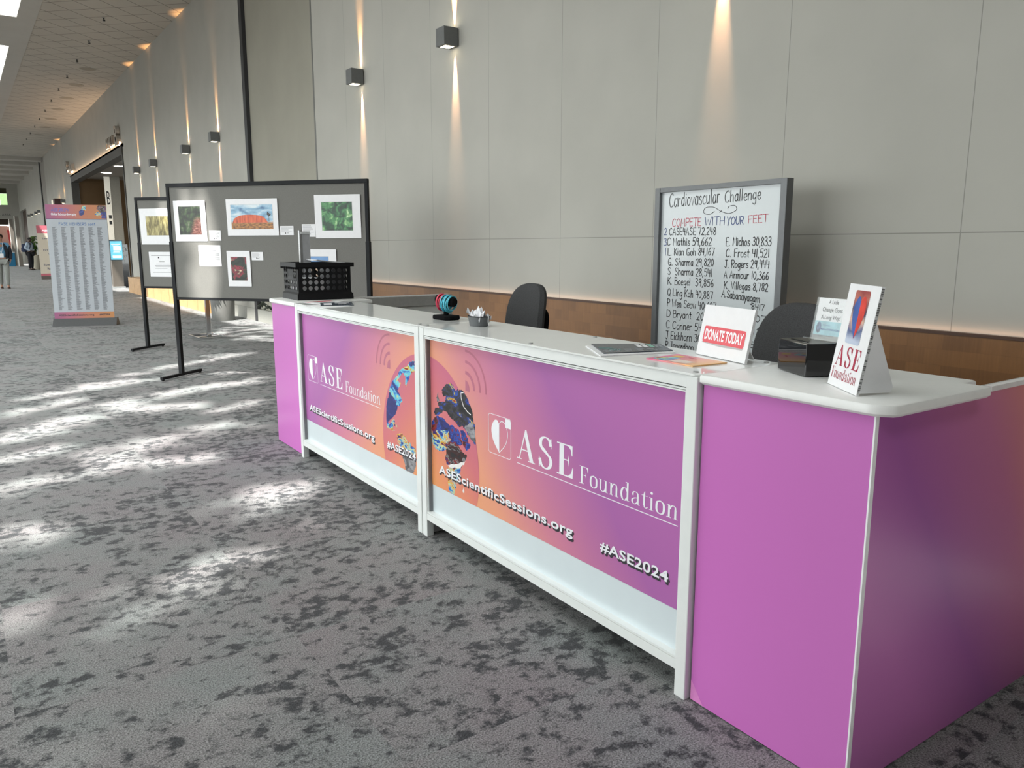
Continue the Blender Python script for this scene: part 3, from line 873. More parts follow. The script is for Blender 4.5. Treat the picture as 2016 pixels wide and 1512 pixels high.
def rounded_rect(x0, x1, y0, y1, r, n=5, corners=(1, 1, 1, 1)):
    pts = []
    for (cx, cy, a0), on in zip(((x0 + r, y0 + r, math.pi), (x1 - r, y0 + r, 1.5 * math.pi), (x1 - r, y1 - r, 0), (x0 + r, y1 - r, .5 * math.pi)), corners):
        if not on:
            q = {math.pi: (x0, y0), 1.5 * math.pi: (x1, y0), 0: (x1, y1), .5 * math.pi: (x0, y1)}[a0]
            pts.append(q)
            continue
        for i in range(n + 1):
            a = a0 + math.pi / 2 * i / n
            pts.append((cx + r * math.cos(a), cy + r * math.sin(a)))
    return pts
def slab(mb, pts, z0, z1, b=0.004):
    """horizontal slab with softened edges"""
    c = Vector((sum(p[0] for p in pts) / len(pts), sum(p[1] for p in pts) / len(pts)))
    def inset(d):
        out = []
        n = len(pts)
        for i in range(n):
            p0, p1, p2 = Vector(pts[i - 1]), Vector(pts[i]), Vector(pts[(i + 1) % n])
            d1, d2 = (p1 - p0).normalized(), (p2 - p1).normalized()
            n1, n2 = Vector((-d1.y, d1.x)), Vector((-d2.y, d2.x))
            nn = (n1 + n2)
            nn = nn / max(0.3, nn.length_squared / 2)
            out.append(p1 + nn * d)
        return out
    rings = [(inset(b), z0), (pts, z0 + b), (pts, z1 - b), (inset(b * .3), z1 - b * .3), (inset(b), z1)]
    n = len(pts)
    vs_ = [(p[0], p[1], z) for R, z in rings for p in R]
    fs = [tuple(reversed(range(n)))]
    for k in range(len(rings) - 1):
        fs += [(k * n + i, k * n + (i + 1) % n, (k + 1) * n + (i + 1) % n, (k + 1) * n + i) for i in range(n)]
    fs.append(tuple(range((len(rings) - 1) * n, len(rings) * n)))
    mb.add(vs_, fs)
    return mb

def make_unit(label, y0):
    """one 1.8 m white framed counter; local x = depth, local y = along, origin at its right front foot"""
    t = thing('display_counter', label, 'counter', cw(0, y0), -TH, 'white framed display counters')
    L, D, P = 1.80, 0.405, 0.046
    for x in (0, D - 0.04):
        for y in (0.002, L - P - 0.002):
            m = MB().box(x, x + 0.04, y, y + P, 0, HT - 0.008, b=0.003)
            m.build('post', M_WHITE, t)
    m = MB().box(0.002, 0.038, P, L - P, 1.027, HT - 0.008)
    m.build('top_rail', M_WHITE, t)
    m = MB().box(0.002, 0.038, P, L - P, 0.090, 0.124)
    m.build('bottom_rail', M_WHITE, t)
    m = MB().box(D - 0.038, D - 0.002, P, L - P, 0.06, 0.10)
    m.build('rear_rail', M_WHITE, t)
    # slim glazing bead round the panel with a shadow gap
    for nm, mt, z0, z1, x0, x1 in (('gap', M_DARK, 1.0235, 1.0265, .006, .03), ('bead', M_WHITE, 1.0175, 1.0235, .004, .03), ('gap', M_DARK, 1.0155, 1.0175, .008, .03), ('bead', M_WHITE, 1.0105, 1.0155, .005, .03),
                                   ('bead', M_WHITE, .1255, .1335, .004, .032), ('gap', M_DARK, .124, .1255, .006, .03)):
        MB().box(x0, x1, P, L - P, z0, z1).build('shadow_gap' if nm == 'gap' else 'bead', mt, t)
    for y in (P, L - P - 0.008):
        MB().box(.006, .032, y, y + 0.008, .134, 1.0105).build('bead', M_WHITE, t)
        ya = y + 0.008 if y == P else y - 0.002
        MB().box(.012, .032, ya, ya + 0.002, .134, 1.0105).build('shadow_gap', pmat('soft_gap', (0.2, 0.2, 0.21, 1), .6), t)
    MB().box(0.032, 0.040, P, L - P, 0.126, 1.02).build('kick_panel', M_STRIP, t)
    for y in (0.012, L - 0.022):
        MB().box(0.046, D - 0.046, y, y + 0.010, 0.006, HT - 0.02).build('end_panel', pmat('end_panel_grey', (0.5, 0.5, 0.52, 1), 0.4), t)
    MB().box(0.045, D - 0.045, 0.03, L - 0.03, 0.10, 0.115).build('bottom_shelf', M_WHITE, t)
    m = slab(MB(), rounded_rect(-0.003, D + 0.003, -0.001, L + 0.001, 0.02), HT - 0.008, HT, 0.002)
    m.build('countertop', M_GLOSS, t)
    for x, ys_ in ((0.028, (0.035, 0.9, L - 0.035)), (D - 0.028, (0.045, 0.92, L - 0.045))):
        for y in ys_:
            m = MB().lathe([(0, 0.0035), (0.008, 0.003), (0.0095, 0.0), (0.0095, -0.002)], 16, (x, y, HT))
            m.build('bolt_cap', M_ALUD, t)
    return t

uA = make_unit('longer-looking right white counter showing full globe of Africa and the ASE Foundation logo', -1.803)
uB = make_unit('left white counter with the Americas half globe between end cabinet and middle posts', 0.002)

def graphic(t, y0, sign):
    """printed sheet; local y of the unit, y0 = ly of the unit's origin"""
    L, P = 1.80, 0.046
    gm = print_mat('counter_print', 1, -1.0 if sign < 0 else 1.0, (-y0), 0.95, 0.95, ST_U)
    X = 0.0305
    g = MB()
    g.box(X, X + 0.002, P + 0.01, L - P - 0.01, 0.276, 1.0105)
    pn = g.build('graphic_panel', gm, t)
    def fn(lift):
        return lambda p, s: (X - 0.0004 - lift - s, p.x - y0, p.y)
    # all 2D drawing below is in (ly, z); reading direction runs towards smaller ly
    def txt(polys, ya, yb, z0, z1, lift, mb_, box=None, dx=0, dz=0):
        P_ = fit(polys, ya, yb, z0, z1, box)
        P_ = [[Vector((p.x + dx, p.y + dz)) for p in q] for q in P_]
        place(mb_, P_, fn(lift), 1e-7)
    return pn, fn, txt

def clip_circle_half(cz, r, side, z0, z1, n=64):
    pts = []
    for i in range(n + 1):
        a = math.pi / 2 - math.pi * i / n
        y, z = r * math.cos(a), cz + r * math.sin(a)
        pts.append((side * max(0.06, y), min(z1, max(z0, z))))
    return pts

def decorate(t, y0, side):
    pn, fn, txt = graphic(t, y0, side)
    # disc of the globe
    disc = clip_circle_half(0.42, 0.505, side, 0.2765, 1.0)
    m = MB()
    m.face([fn(0.0001)(Vector(p), 0) for p in disc])
    dm = print_mat('globe_disc_print_%s' % ('a' if side < 0 else 'b'), 1, -0.8 if side < 0 else 0.8, -y0, 1.0, 0.5,
                   [((v + 1) / 3, c) for v, c in ((-.3, srgb(234, 164, 92)), (0.0, srgb(226, 142, 108)), (.3, srgb(210, 118, 124)), (.62, srgb(196, 104, 138)))])
    m.build('globe_disc', dm, pn)
    # radiating arcs at the upper outer corner
    m = MB()
    cy, cz = side * 0.392, 0.812
    sg = side
    for r, w in ((0.075, .016), (0.125, .013), (0.175, .011)):
        pts = [Vector((cy + sg * r * math.sin(a), cz + r * math.cos(a))) for a in [i / 20 * math.pi / 2 for i in range(21)]]
        for q in ribbon(pts, 0, w): m.face([fn(0.0002)(p, 0) for p in q])
    fan = [Vector((cy, cz - .01))] + [Vector((cy + sg * 0.038 * math.sin(a), cz - .01 + 0.05 * math.cos(a))) for a in [i / 8 * math.pi / 2 for i in range(9)]]
    m.face([fn(0.0002)(p, 0) for p in fan])
    m.build('signal_arcs', M_ARC, pn)
    # logo frame with heart
    m = MB()
    B = (-0.587, -0.761) if side < 0 else (1.671, 1.492)
    ya, yb, z0, z1 = B[0], B[1], 0.561, 0.735
    rr = rounded_rect(0, 0.174, 0, 0.174, 0.014)
    rr = [Vector((ya - p[0] * (ya - yb) / 0.174, z0 + p[1])) for p in rr] 
    for q in ribbon(rr + [rr[0], rr[1]], 0, 0.0024): m.face([fn(0.0004)(p, 0) for p in q])
    def bx(u, v): return Vector((ya + (yb - ya) * u, z0 + (z1 - z0) * v))
    m.face([fn(0.00045)(p, 0) for p in (bx(.76, .985), bx(.76, .76), bx(.99, .76), bx(.99, .93), bx(.95, .985))])
    left = catmull([(.48, .80), (.40, .88), (.27, .86), (.15, .70), (.14, .52), (.24, .30), (.48, .07)], 6)
    m.face([fn(0.0004)(bx(p.x, p.y), 0) for p in left])
    right = catmull([(.48, .80), (.58, .88), (.72, .86), (.84, .70), (.85, .52), (.74, .30), (.48, .07)], 6)
    for q in ribbon([bx(p.x, p.y) for p in right] + [bx(.48, .07), bx(.48, .80)], 0, 0.0034): m.face([fn(0.0005)(p, 0) for p in q])
    m.build('heart_emblem', M_LOGO, pn)
    # ASE Foundation with its rule
    m = MB()
    if side < 0: xa, xe, xf, xn, r0, r1 = -0.806, -1.182, -1.217, -1.717, -0.806, -1.717
    else: xa, xe, xf, xn, r0, r1 = 1.450, 1.073, 1.026, 0.530, 1.450, 0.532
    sp, w = serif_text('ASE', 0.75)
    txt(sp, xa, xe, .583, .711, .0005, m, (0.15, w - 0.6, 0, 10.1))
    sp, w = serif_text('Foundation', 0.25)
    txt(sp, xf, xn, .580, .647, .0005, m, (0.3, w - 0.3, 0, 10.0))
    m.face([fn(.0005)(Vector(p), 0) for p in ((r0, .560), (r1, .560), (r1, .5632), (r0, .5632))])
    m.build('logo_lettering', M_LOGO, pn)
    # web address and hashtag with printed drop shadow
    if side < 0: a, b, c, d = -0.133, -1.182, -1.341, -1.684
    else: a, b, c, d = 1.674, 0.622, 0.458, 0.114
    url = sans_polys('ASEScientificSessions.org', 0.022, 1.06)
    tag_ = sans_polys('#ASE2024', 0.022, 1.04)
    ex = 0.0145
    for nm, pl_, ya_, yb_, zz in (('web', url, a, b, .355 - ex), ('hashtag', tag_, c, d, .351)):
        ms, mw = MB(), MB()
        for k_, (dx, dz) in enumerate(((-.006, -.007), (-.004, -.005), (-.0075, -.009))):
            txt(pl_, ya_, yb_, zz, .394, .0006 + k_ * 1e-5, ms, None, dx, dz)
        txt(pl_, ya_, yb_, zz, .394, .0009, mw)
        ms.build(nm + '_lettering_shadow', M_SHADOW, pn)
        mw.build(nm + '_lettering', M_LOGO, pn)
    return pn, fn

def land(pn, fn, unit_mat, pts, name, lift=0.0003):
    m = MB()
    P = [Vector((v.x, v.y)) for v in pts]
    m.face([fn(lift)(p, 0) for p in P])
    return m
# pixel tracing of the printed continents, carried onto the print plane
def trace(pts, y0, X=0.0305):
    out = []
    for px, py in pts:
        p = on_plane(px, py, cw(X, 0), CN) - CO
        out.append(Vector((p.dot(CU), max(0.278, p.z))))
    return out
def Z(pts): return [(750 + a / 4.58, 660 + b / 4.58) for a, b in pts]

pnA, fnA = decorate(uA, -1.803, -1)
pnB, fnB = decorate(uB, 0.002, 1)
def rough(pts, n=4, amp=0.006, seed=1):
    rn = random.Random(seed)
    out = []
    for i, p in enumerate(pts):
        q = pts[(i + 1) % len(pts)]
        for k in range(n):
            out.append(p.lerp(q, k / n) + (Vector((rn.uniform(-amp, amp), rn.uniform(-amp, amp))) if k else Vector((0, 0))))
    return out
afr = [
 ('continent_print', M_ECHO_DARK, [(480, 700), (490, 650), (525, 655), (515, 610), (575, 600), (590, 560), (560, 540), (548, 495), (580, 450), (620, 430), (655, 455), (672, 500), (690, 480), (705, 505), (730, 490), (755, 520), (790, 590), (815, 660), (835, 760), (848, 850), (856, 950), (850, 985), (820, 950), (790, 910), (765, 860), (740, 820), (705, 830), (680, 790), (655, 760), (620, 735), (590, 690), (560, 680), (520, 720), (490, 715)], .0003),
 ('continent_print', M_ECHO_BLUE, [(500, 725), (560, 745), (610, 800), (660, 825), (700, 850), (720, 920), (735, 990), (700, 1000), (660, 1050), (600, 1050), (560, 1000), (500, 960), (462, 900), (458, 790), (475, 755)], .00032),
 ('continent_print', M_ECHO_MULTI, [(458, 870), (520, 860), (610, 850), (620, 900), (640, 940), (600, 980), (605, 1035), (560, 1050), (500, 1030), (470, 990), (455, 940)], .00034),
 ('continent_print', M_ECHO_BROWN, [(600, 960), (660, 960), (700, 990), (740, 1060), (775, 1080), (770, 1130), (740, 1160), (715, 1210), (660, 1200), (600, 1170), (580, 1110), (590, 1060)], .00035),
 ('continent_print', M_ECHO_MULTI, [(600, 1190), (660, 1190), (720, 1200), (700, 1290), (680, 1370), (660, 1455), (640, 1450), (615, 1400), (605, 1300)], .00036),
 ('continent_print', M_ECHO_BLUE, [(745, 1000), (770, 1040), (800, 1020), (806, 985), (790, 965), (770, 900), (760, 880), (715, 850), (725, 930)], .00037),
 ('continent_print', M_ECHO_GREY, [(755, 830), (800, 790), (835, 800), (850, 900), (852, 975), (820, 945), (790, 900)], .00038),
 ('continent_print', M_ECHO_GREY, [(500, 560), (515, 510), (512, 545), (530, 590), (505, 600)], .00038),
 ('continent_print', pmat('print_white', WHT, .35), [(735, 1410), (745, 1370), (752, 1400), (745, 1422)], .0004),
 ('continent_print', pmat('print_white', WHT, .35), [(595, 1170), (680, 1160), (765, 1135), (745, 1170), (715, 1200), (620, 1190)], .0004)]
for i, (nm, mt, pts, lift) in enumerate(afr):
    P_ = rough(trace(Z(pts), 0), 4, 0.005, i)
    m = MB().face([fnA(lift)(p, 0) for p in P_])
    m.build(nm, mt, pnA)
m = MB()
for q in ribbon(trace(Z([(745, 517), (722, 520), (725, 570), (745, 640), (780, 690), (812, 718)]), 0), 0, .005): m.face([fnA(.00042)(p, 0) for p in q])
m.build('coast_line', pmat('print_white', WHT, .35), pnA)
ame = [
 (M_ECHO_CYAN, [(305, 235), (270, 240), (240, 275), (190, 300), (160, 335), (135, 380), (105, 410), (80, 470), (70, 520), (110, 560), (140, 600), (150, 560), (180, 610), (195, 590), (170, 530), (150, 500), (160, 470), (180, 430), (150, 415), (170, 370), (200, 340), (225, 370), (220, 440), (225, 470), (240, 420), (270, 350), (305, 320)], .0003),
 (M_ECHO_NAVY, [(305, 235), (275, 240), (255, 262), (285, 278), (305, 270)], .00034),
 (M_ECHO_NAVY, [(75, 515), (60, 570), (50, 660), (52, 790), (75, 780), (110, 740), (130, 720), (150, 650), (140, 600), (110, 555)], .00032),
 (M_ECHO_CYAN, [(150, 560), (135, 620), (160, 640), (195, 590), (175, 560)], .00033),
 (M_ECHO_MULTI, [(55, 790), (80, 800), (110, 760), (125, 765), (125, 800), (140, 805), (145, 830), (120, 815), (95, 835), (130, 860), (115, 862), (75, 845), (55, 820)], .00035),
 (M_ECHO_MULTI, [(145, 895), (180, 885), (215, 910), (235, 945), (270, 985), (310, 1020), (318, 1060), (290, 1080), (240, 1040), (190, 1010), (150, 960)], .00033),
 (M_ECHO_GREY, [(195, 1000), (240, 1040), (300, 1075), (318, 1090), (318, 1180), (300, 1215), (295, 1270), (260, 1258), (225, 1235), (205, 1120), (190, 1060)], .00032)]
for i, (mt, pts, lift) in enumerate(ame):
    P_ = rough(trace(Z(pts), 0), 4, 0.006, 20 + i)
    MB().face([fnB(lift)(p, 0) for p in P_]).build('continent_print', mt, pnB)

# ---- corner counters with return sides
ST_C_LIT = [((t + 1) / 3, c) for t, c in ((-0.7, srgb(214, 118, 202)), (0.3, srgb(196, 112, 186)), (1.2, srgb(190, 108, 182)))]  # plain purple sheet; the paler stops paint stronger light low down
ST_S = [((t + 1) / 3, c) for t, c in ((-0.9, PUR2), (-0.55, srgb(160, 92, 160)), (-0.1, srgb(186, 112, 152)), (.45, srgb(226, 150, 115)), (.9, srgb(236, 165, 110)))]
def corner(label, s):
    """s = -1 right-hand end, +1 left-hand end; local y runs along the counter from the join outwards"""
    t = thing('corner_counter', label, 'counter', cw(0, -1.808 if s < 0 else 1.812), -TH, 'pink printed end counters')
    W = 0.548
    def Y(v): return s * v
    def bx(x0, x1, a, b, z0, z1, **k):
        return MB().box(x0, x1, min(Y(a), Y(b)), max(Y(a), Y(b)), z0, z1, **k)
    m = bx(0.020, 0.033, 0.002, W - 0.001, 0.005, 1.043)
    m.build('front_panel', print_mat('end_front_lit_print', 1, float(s), 0, 0.3, 1.0, ST_C_LIT), t)
    if s < 0:
        q = MB().face([(0.0194, Y(.002), .075), (0.0194, Y(.002), .006), (0.0194, Y(.055), .006)])
        q.build('peeled_corner', pmat('pale_pink', srgb(226, 140, 206), .4), t)
        bx(0.0185, 0.034, W - 0.001, W + 0.0035, 0.02, 1.043).build('edge_strip', M_EDGE, t)
    bx(0.034, 1.50, W - 0.012, W + 0.002, 0.010, 1.043).build('side_panel', print_mat('end_side_print', 0, 1.0, 0.9, 0.75, 0.65, ST_S), t)
    bx(0.60, 1.50, W - 0.016, W + 0.004, 1.043, 1.058).build('top_trim', pmat('pale_trim', (0.72, 0.70, 0.70, 1), .4), t)
    bx(0.60, 1.50, W - 0.045, W - 0.014, 0.970, 1.050).build('inner_rail', pmat('satin_grey', (0.45, 0.45, 0.44, 1), 0.4, .2), t)
    bx(0.40, 1.48, W - 0.030, W - 0.014, 0.05, 0.968).build('inner_panel', M_WHITE, t)
    m = bx(1.482, 1.522, W - 0.05, W + 0.002, 0, 1.056)
    for a in (0.012, 0.026):
        m.add(bx(1.482 + a - .012, 1.482 + a - .008, W - 0.053, W - 0.05, 0, 1.05).v, [(0, 3, 2, 1), (4, 5, 6, 7), (0, 1, 5, 4), (1, 2, 6, 5), (2, 3, 7, 6), (3, 0, 4, 7)])
    m.build('end_post', M_ALU, t)
    bx(0.30, 0.315, 0.01, W - 0.015, 0.05, 1.043).build('inner_back_panel', M_WHITE, t)
    E_ = W + 0.046
    pts = [(0.002, 0.0), (0.002, E_ - 0.062), (0.006, E_ - 0.04), (0.035, E_ - 0.004), (0.055, E_), (0.500, E_), (0.500, E_ - 0.075), (0.575, E_ - 0.075), (0.575, 0.0)]
    pts = [(a, Y(b)) for a, b in pts]
    if s > 0: pts = pts[::-1]
    area_ = sum(pts[i - 1][0] * pts[i][1] - pts[i][0] * pts[i - 1][1] for i in range(len(pts)))
    if area_ < 0: pts = pts[::-1]
    slab(MB(), pts, 1.043, 1.074, 0.007).build('countertop', M_TOP, t, smooth=True)
    for x, y in ((0.05, 0.045), (0.05, W - 0.06), (0.27, 0.045), (1.4, W - 0.03)):
        m = MB().lathe([(0, 0), (0.028, 0), (0.028, 0.003), (0.006, 0.005), (0.006, 0.05), (0, 0.05)], 14, (x, Y(y), 0))
        m.build('levelling_foot', M_ALU, t)
    return t
corner('pink end counter nearest the camera with the black box and easel sign on top', -1)
corner('pink end counter at the far left with the black crate on top', 1)

# ------------------------------------------------------------------ things on the counters
ZT = 1.0725
ZC = 1.0745
def cthing(name, label, cat, lx, ly, z, rot=0.0, group=None):
    return thing(name, label, cat, cw(lx, ly, z), -TH + rot, group)

# black ventilated crate on the left end counter
def holed(mb, o, u, v, nu, nv, cell, r, skip=()):
    """sheet with round holes: o corner, u/v unit vectors"""
    o, u, v = Vector(o), Vector(u), Vector(v)
    n = 16
    for i in range(nu):
        for j in range(nv):
            c = o + u * (cell[0] * (i + .5)) + v * (cell[1] * (j + .5))
            hx, hy = cell[0] / 2, cell[1] / 2
            if (i, j) in skip:
                mb.face([c - u * hx - v * hy, c + u * hx - v * hy, c + u * hx + v * hy, c - u * hx + v * hy])
                continue
            sq, ci = [], []
            for k in range(n):
                a = 2 * math.pi * (k + .5) / n
                ca, sa = math.cos(a), math.sin(a)
                s = max(abs(ca), abs(sa))
                sq.append(c + u * (hx * ca / s) + v * (hy * sa / s))
                ci.append(c + u * (r * ca) + v * (r * sa))
            for k in range(n):
                l = (k + 1) % n
                mb.face([sq[k], sq[l], ci[l], ci[k]])
            # square corners
            for sx, sy in ((1, 1), (-1, 1), (-1, -1), (1, -1)):
                q = c + u * (hx * sx) + v * (hy * sy)
                near = sorted(sq, key=lambda p: (p - q).length)[:2]
                mb.face([q, near[0], near[1]])
def make_crate():
    t = cthing('crate', 'black ventilated plastic crate on the left end of the counter', 'crate', 0.105, 2.005, ZC, -0.05)
    Lx, Ly, H = 0.385, 0.36, 0.262
    m = MB()
    bz, tz = 0.062, 0.228
    for side in range(4):
        if side == 0: o, u, n_, off = (0, Ly, bz), (0, -1, 0), 8, Ly
        if side == 1: o, u, n_, off = (0, 0, bz), (1, 0, 0), 8, Lx
        if side == 2: o, u, n_, off = (Lx, 0, bz), (0, 1, 0), 8, Ly
        if side == 3: o, u, n_, off = (Lx, Ly, bz), (-1, 0, 0), 8, Lx
        skip = {(2, 3), (3, 3), (4, 3), (5, 3), (2, 2), (3, 2), (4, 2), (5, 2)} if side in (0, 2) else set()
        d = Vector(u)
        marg = 0.022
        holed(m, Vector(o) + d * marg, u, (0, 0, 1), 8, 4, ((off - 2 * marg) / 8, (tz - bz) / 4), 0.0152, skip)
        for a, b_ in ((0, marg), (off - marg, off)):
            m.face([Vector(o) + d * a, Vector(o) + d * b_, Vector(o) + d * b_ + Vector((0, 0, tz - bz)), Vector(o) + d * a + Vector((0, 0, tz - bz))])
        p = Vector(o)
        m.face([p + Vector((0, 0, tz - bz)), p + d * off + Vector((0, 0, tz - bz)), p + d * off + Vector((0, 0, H - .012 - bz)), p + Vector((0, 0, H - .012 - bz))])
        m.face([p + Vector((0, 0, -bz + .05)), p + d * off + Vector((0, 0, -bz + .05)), p + d * off, p])
    b = m.build('crate_wall', M_BLACKP, t)
    md = b.modifiers.new('thickness', 'SOLIDIFY')
    md.thickness = 0.004
    md.offset = -1
    # flared foot and rim
    f = MB()
    for z0, z1, e0, e1 in ((0, .004, .013, .013), (.004, .040, .013, .011), (.040, .052, .011, .0)):
        q0 = [(-e0, -e0), (Lx + e0, -e0), (Lx + e0, Ly + e0), (-e0, Ly + e0)]
        q1 = [(-e1, -e1), (Lx + e1, -e1), (Lx + e1, Ly + e1), (-e1, Ly + e1)]
        f.add([(x, y, z0) for x, y in q0] + [(x, y, z1) for x, y in q1], [(i, (i + 1) % 4, 4 + (i + 1) % 4, 4 + i) for i in range(4)])
    f.face([(-.013, -.013, 0), (Lx + .013, -.013, 0), (Lx + .013, Ly + .013, 0), (-.013, Ly + .013, 0)])
    f.face([(0, 0, .02), (Lx, 0, .02), (Lx, Ly, .02), (0, Ly, .02)])
    f.build('crate_base', M_BLACKP, t)
    r = MB()
    e = 0.02
    for x0, x1, y0, y1 in ((-e, Lx + e, -e, .0), (-e, Lx + e, Ly, Ly + e), (-e, 0, 0, Ly), (Lx, Lx + e, 0, Ly)):
        r.box(x0, x1, y0, y1, H - 0.03, H)
    for i in range(9):
        y = Ly * i / 8
        r.box(-e - .002, 0, y - .0015, y + .0015, H - 0.045, H - .03)
    r.build('rim', M_BLACKP, t)
    return t
crate = make_crate()
# white papers heaped in the crate
m = MB()
rn = random.Random(3)
for i in range(5):
    a = rn.uniform(-.2, .2)
    M = Matrix.Translation((0, 0, i * .0016)) @ Matrix.Rotation(a, 4, 'Z')
    m.box(-.105, .105, -.14, .14, 0, .0012, M)
o = m.build('paper_stack', M_PAPER, None)
o.matrix_world = Matrix.Translation(cw(0.365, 2.16, ZC + .2655)) @ Matrix.Rotation(-.1, 4, 'Z') @ Matrix.Rotation(.10, 4, 'Y')
tag(o, 'white paper sheets lying on top of the black crate', 'papers')
# contents showing through the crate holes
def book(name, label, lx, ly, z, sx, sy, sz, mt, rot=0, cat='folder'):
    o = MB().box(-sx / 2, sx / 2, -sy / 2, sy / 2, 0, sz, b=.002).build(name, mt, None)
    o.location = cw(lx, ly, z)
    o.rotation_euler = (0, 0, -TH + rot)
    return tag(o, label, cat)
book('paper_pack', 'white pack of papers inside the black crate seen through its holes', 0.22, 2.13, ZC + .022, .18, .22, .13, M_PAPER, -.05, 'papers')
book('grey_folder', 'grey folder pack in the black crate behind the right-hand holes', 0.43, 2.20, ZC + .022, .10, .30, .23, pmat('folder_grey', (.1, .1, .11, 1), .5), -.05)
# acrylic sign holder standing up out of the crate
t = cthing('acrylic_sign_holder', 'tall narrow grey acrylic sign holder standing up from the black crate', 'sign holder', 0.27, 2.315, ZC + .024, 0.0)
MB().box(-.033, .033, -.035, -.031, 0, .44, b=.001).build('card', pmat('grey_card', (.36, .365, .38, 1), .4), t)
MB().box(-.045, -.024, -.036, -.006, 0, .47, b=.002).build('holder_edge', pmat('smoky_acrylic', (.20, .20, .20, 1), .15), t)
MB().box(-.046, .036, -.030, -.027, 0, .465, b=.001).build('acrylic_back', M_ACRYL, t)
MB().box(-.04, .034, -.04, -.02, .440, .458, b=.003).build('top_clip', pmat('clip_grey', (.6, .62, .63, 1), .25), t)

# leaflets at the left end of the counter
def leaflet(name, label, lx, ly, w, h, rot, z, mt, group=None, extra=None):
    t = cthing(name, label, 'leaflet', lx, ly, z, rot, group)
    MB().box(-w / 2, w / 2, -h / 2, h / 2, 0, .0015).build('sheet', mt, t)
    if extra:
        for nm, mt2, rects, lift in extra:
            q = MB()
            for x0, x1, y0, y1 in rects: q.face([(x0 * w / 2, y0 * h / 2, .0015 + lift), (x1 * w / 2, y0 * h / 2, .0015 + lift), (x1 * w / 2, y1 * h / 2, .0015 + lift), (x0 * w / 2, y1 * h / 2, .0015 + lift)])
            q.build(nm, mt2, t)
    return t
M_DBLUE = pmat('leaflet_navy', (0.022, 0.032, 0.055, 1), .25, var=.5, scale=25)
M_TEAL = pmat('leaflet_teal', (0.04, 0.26, 0.27, 1), .3)
leaflet('leaflet', 'white flyer with red header lying beside the crate', .20, 1.72, .22, .28, .2, ZT, M_PAPER, None, [('red_header', M_INKR, [(-.9, .9, .55, .9)], .0003), ('printed_lines', M_INKG, [(-.8, .7, y, y + .06) for y in (-.7, -.5, -.3, -.1, .1)], .0003)])
leaflet('leaflet', 'dark blue printed leaflet on the counter near the crate', .19, 1.52, .21, .28, -.35, ZT + .002, pmat('photo_leaflet', (.06, .075, .10, 1), .25, var=.7, scale=20), None, [('white_print', M_PAPER, [(-.8, -.3, -.6, .5), (.1, .6, -.2, .1), (-.1, .8, .5, .7)], .0003)])
leaflet('leaflet', 'plain white sheet sticking out under the dark leaflet near the crate', .10, 1.42, .20, .27, .15, ZT, M_PAPER)

# black velvet bracelet bar with rubber bracelets
t = cthing('bracelet_stand', 'black velvet T-bar stand holding bracelets on the counter', 'display stand', .262, .185, ZT, 0.12)
m = slab(MB(), [(-.075, -.032), (-.052, -.05), (.052, -.05), (.075, -.032), (.075, .032), (.052, .05), (-.052, .05), (-.075, .032)], 0, .022, .006)
m.xf(Matrix.Rotation(math.pi / 2, 4, 'Z')).build('base', M_VELVET, t)
MB().tube([(0, 0, .02), (0, 0, .105)], [.014, .011], 12).build('stem', M_VELVET, t)
AX = Vector((-.19, .97, .12)).normalized()
C0 = Vector((0, 0, .098))
m = MB().tube([C0 + AX * s for s in (-.064, -.062, -.052, .052, .062, .064)], [.012, .021, .026, .026, .021, .012], 20)
m.build('bar', M_VELVET, t, smooth=True)
braceletcols = [('blue', pmat('blue_rubber', (.10, .52, .66, 1), .35), 6), ('red', pmat('red_rubber', (.72, .06, .12, 1), .35), 4)]
M_CB = (Matrix.Translation(cw(.262, .185, ZT)) @ Matrix.Rotation(-TH + .12, 4, 'Z'))
s = -.044
side_ = AX.cross(Vector((0, 0, 1))).normalized()
up_ = side_.cross(AX)
for colname, mt, n in braceletcols:
    for i in range(n):
        R = .037 + .003 * ((i * 7) % 3)
        c = C0 + AX * s + up_ * (.0265 - R + .003)
        tl = .12 * math.sin(i * 2.1)
        a2 = (AX + up_ * tl).normalized()
        u2 = side_.cross(a2).normalized()
        m = MB().tube([c + (side_ * math.cos(k / 28 * 2 * math.pi) + u2 * math.sin(k / 28 * 2 * math.pi)) * R for k in range(29)], .0034, 8, False)
        o = m.build('bracelet', mt, None, smooth=True)
        o.matrix_world = M_CB
        tag(o, '%s rubber bracelet hanging on the black T-bar stand' % colname, 'bracelet', '%s bracelets on the stand' % colname)
        s += .0088

# mesh basket with tissue paper
t = cthing('mesh_basket', 'small dark mesh basket on the counter in front of the chair', 'basket', .222, -.205, ZT, .1)
mk = bpy.data.materials.new('mesh_metal')
k = NT(mk)
tc = k.n('ShaderNodeTexCoord'); ch = k.n('ShaderNodeTexChecker', i_Scale=420.0)
k.l(tc.outputs['Object'], ch.inputs['Vector'])
k.l(k.ramp([(0, (.035, .037, .04, 1)), (1, (.16, .17, .18, 1))], ch.outputs['Fac']), k.b.inputs['Base Color'])
k.b.inputs['Roughness'].default_value = .45
m = MB()
def ell(a, b, z, n=28): return [(a * abs(math.cos(2 * math.pi * i / n)) ** .8 * (1 if math.cos(2 * math.pi * i / n) >= 0 else -1), b * abs(math.sin(2 * math.pi * i / n)) ** .8 * (1 if math.sin(2 * math.pi * i / n) >= 0 else -1), z) for i in range(n)]
rings = [ell(.036, .050, 0), ell(.044, .060, .046), ell(.0425, .0585, .046), ell(.0345, .0485, .003)]
n = 28
m.add([p for R in rings for p in R], [(q * n + i, q * n + (i + 1) % n, (q + 1) * n + (i + 1) % n, (q + 1) * n + i) for q in range(3) for i in range(n)] + [tuple(range(n)), tuple(range(3 * n, 4 * n))])
m.build('basket_body', mk, t, smooth=True)
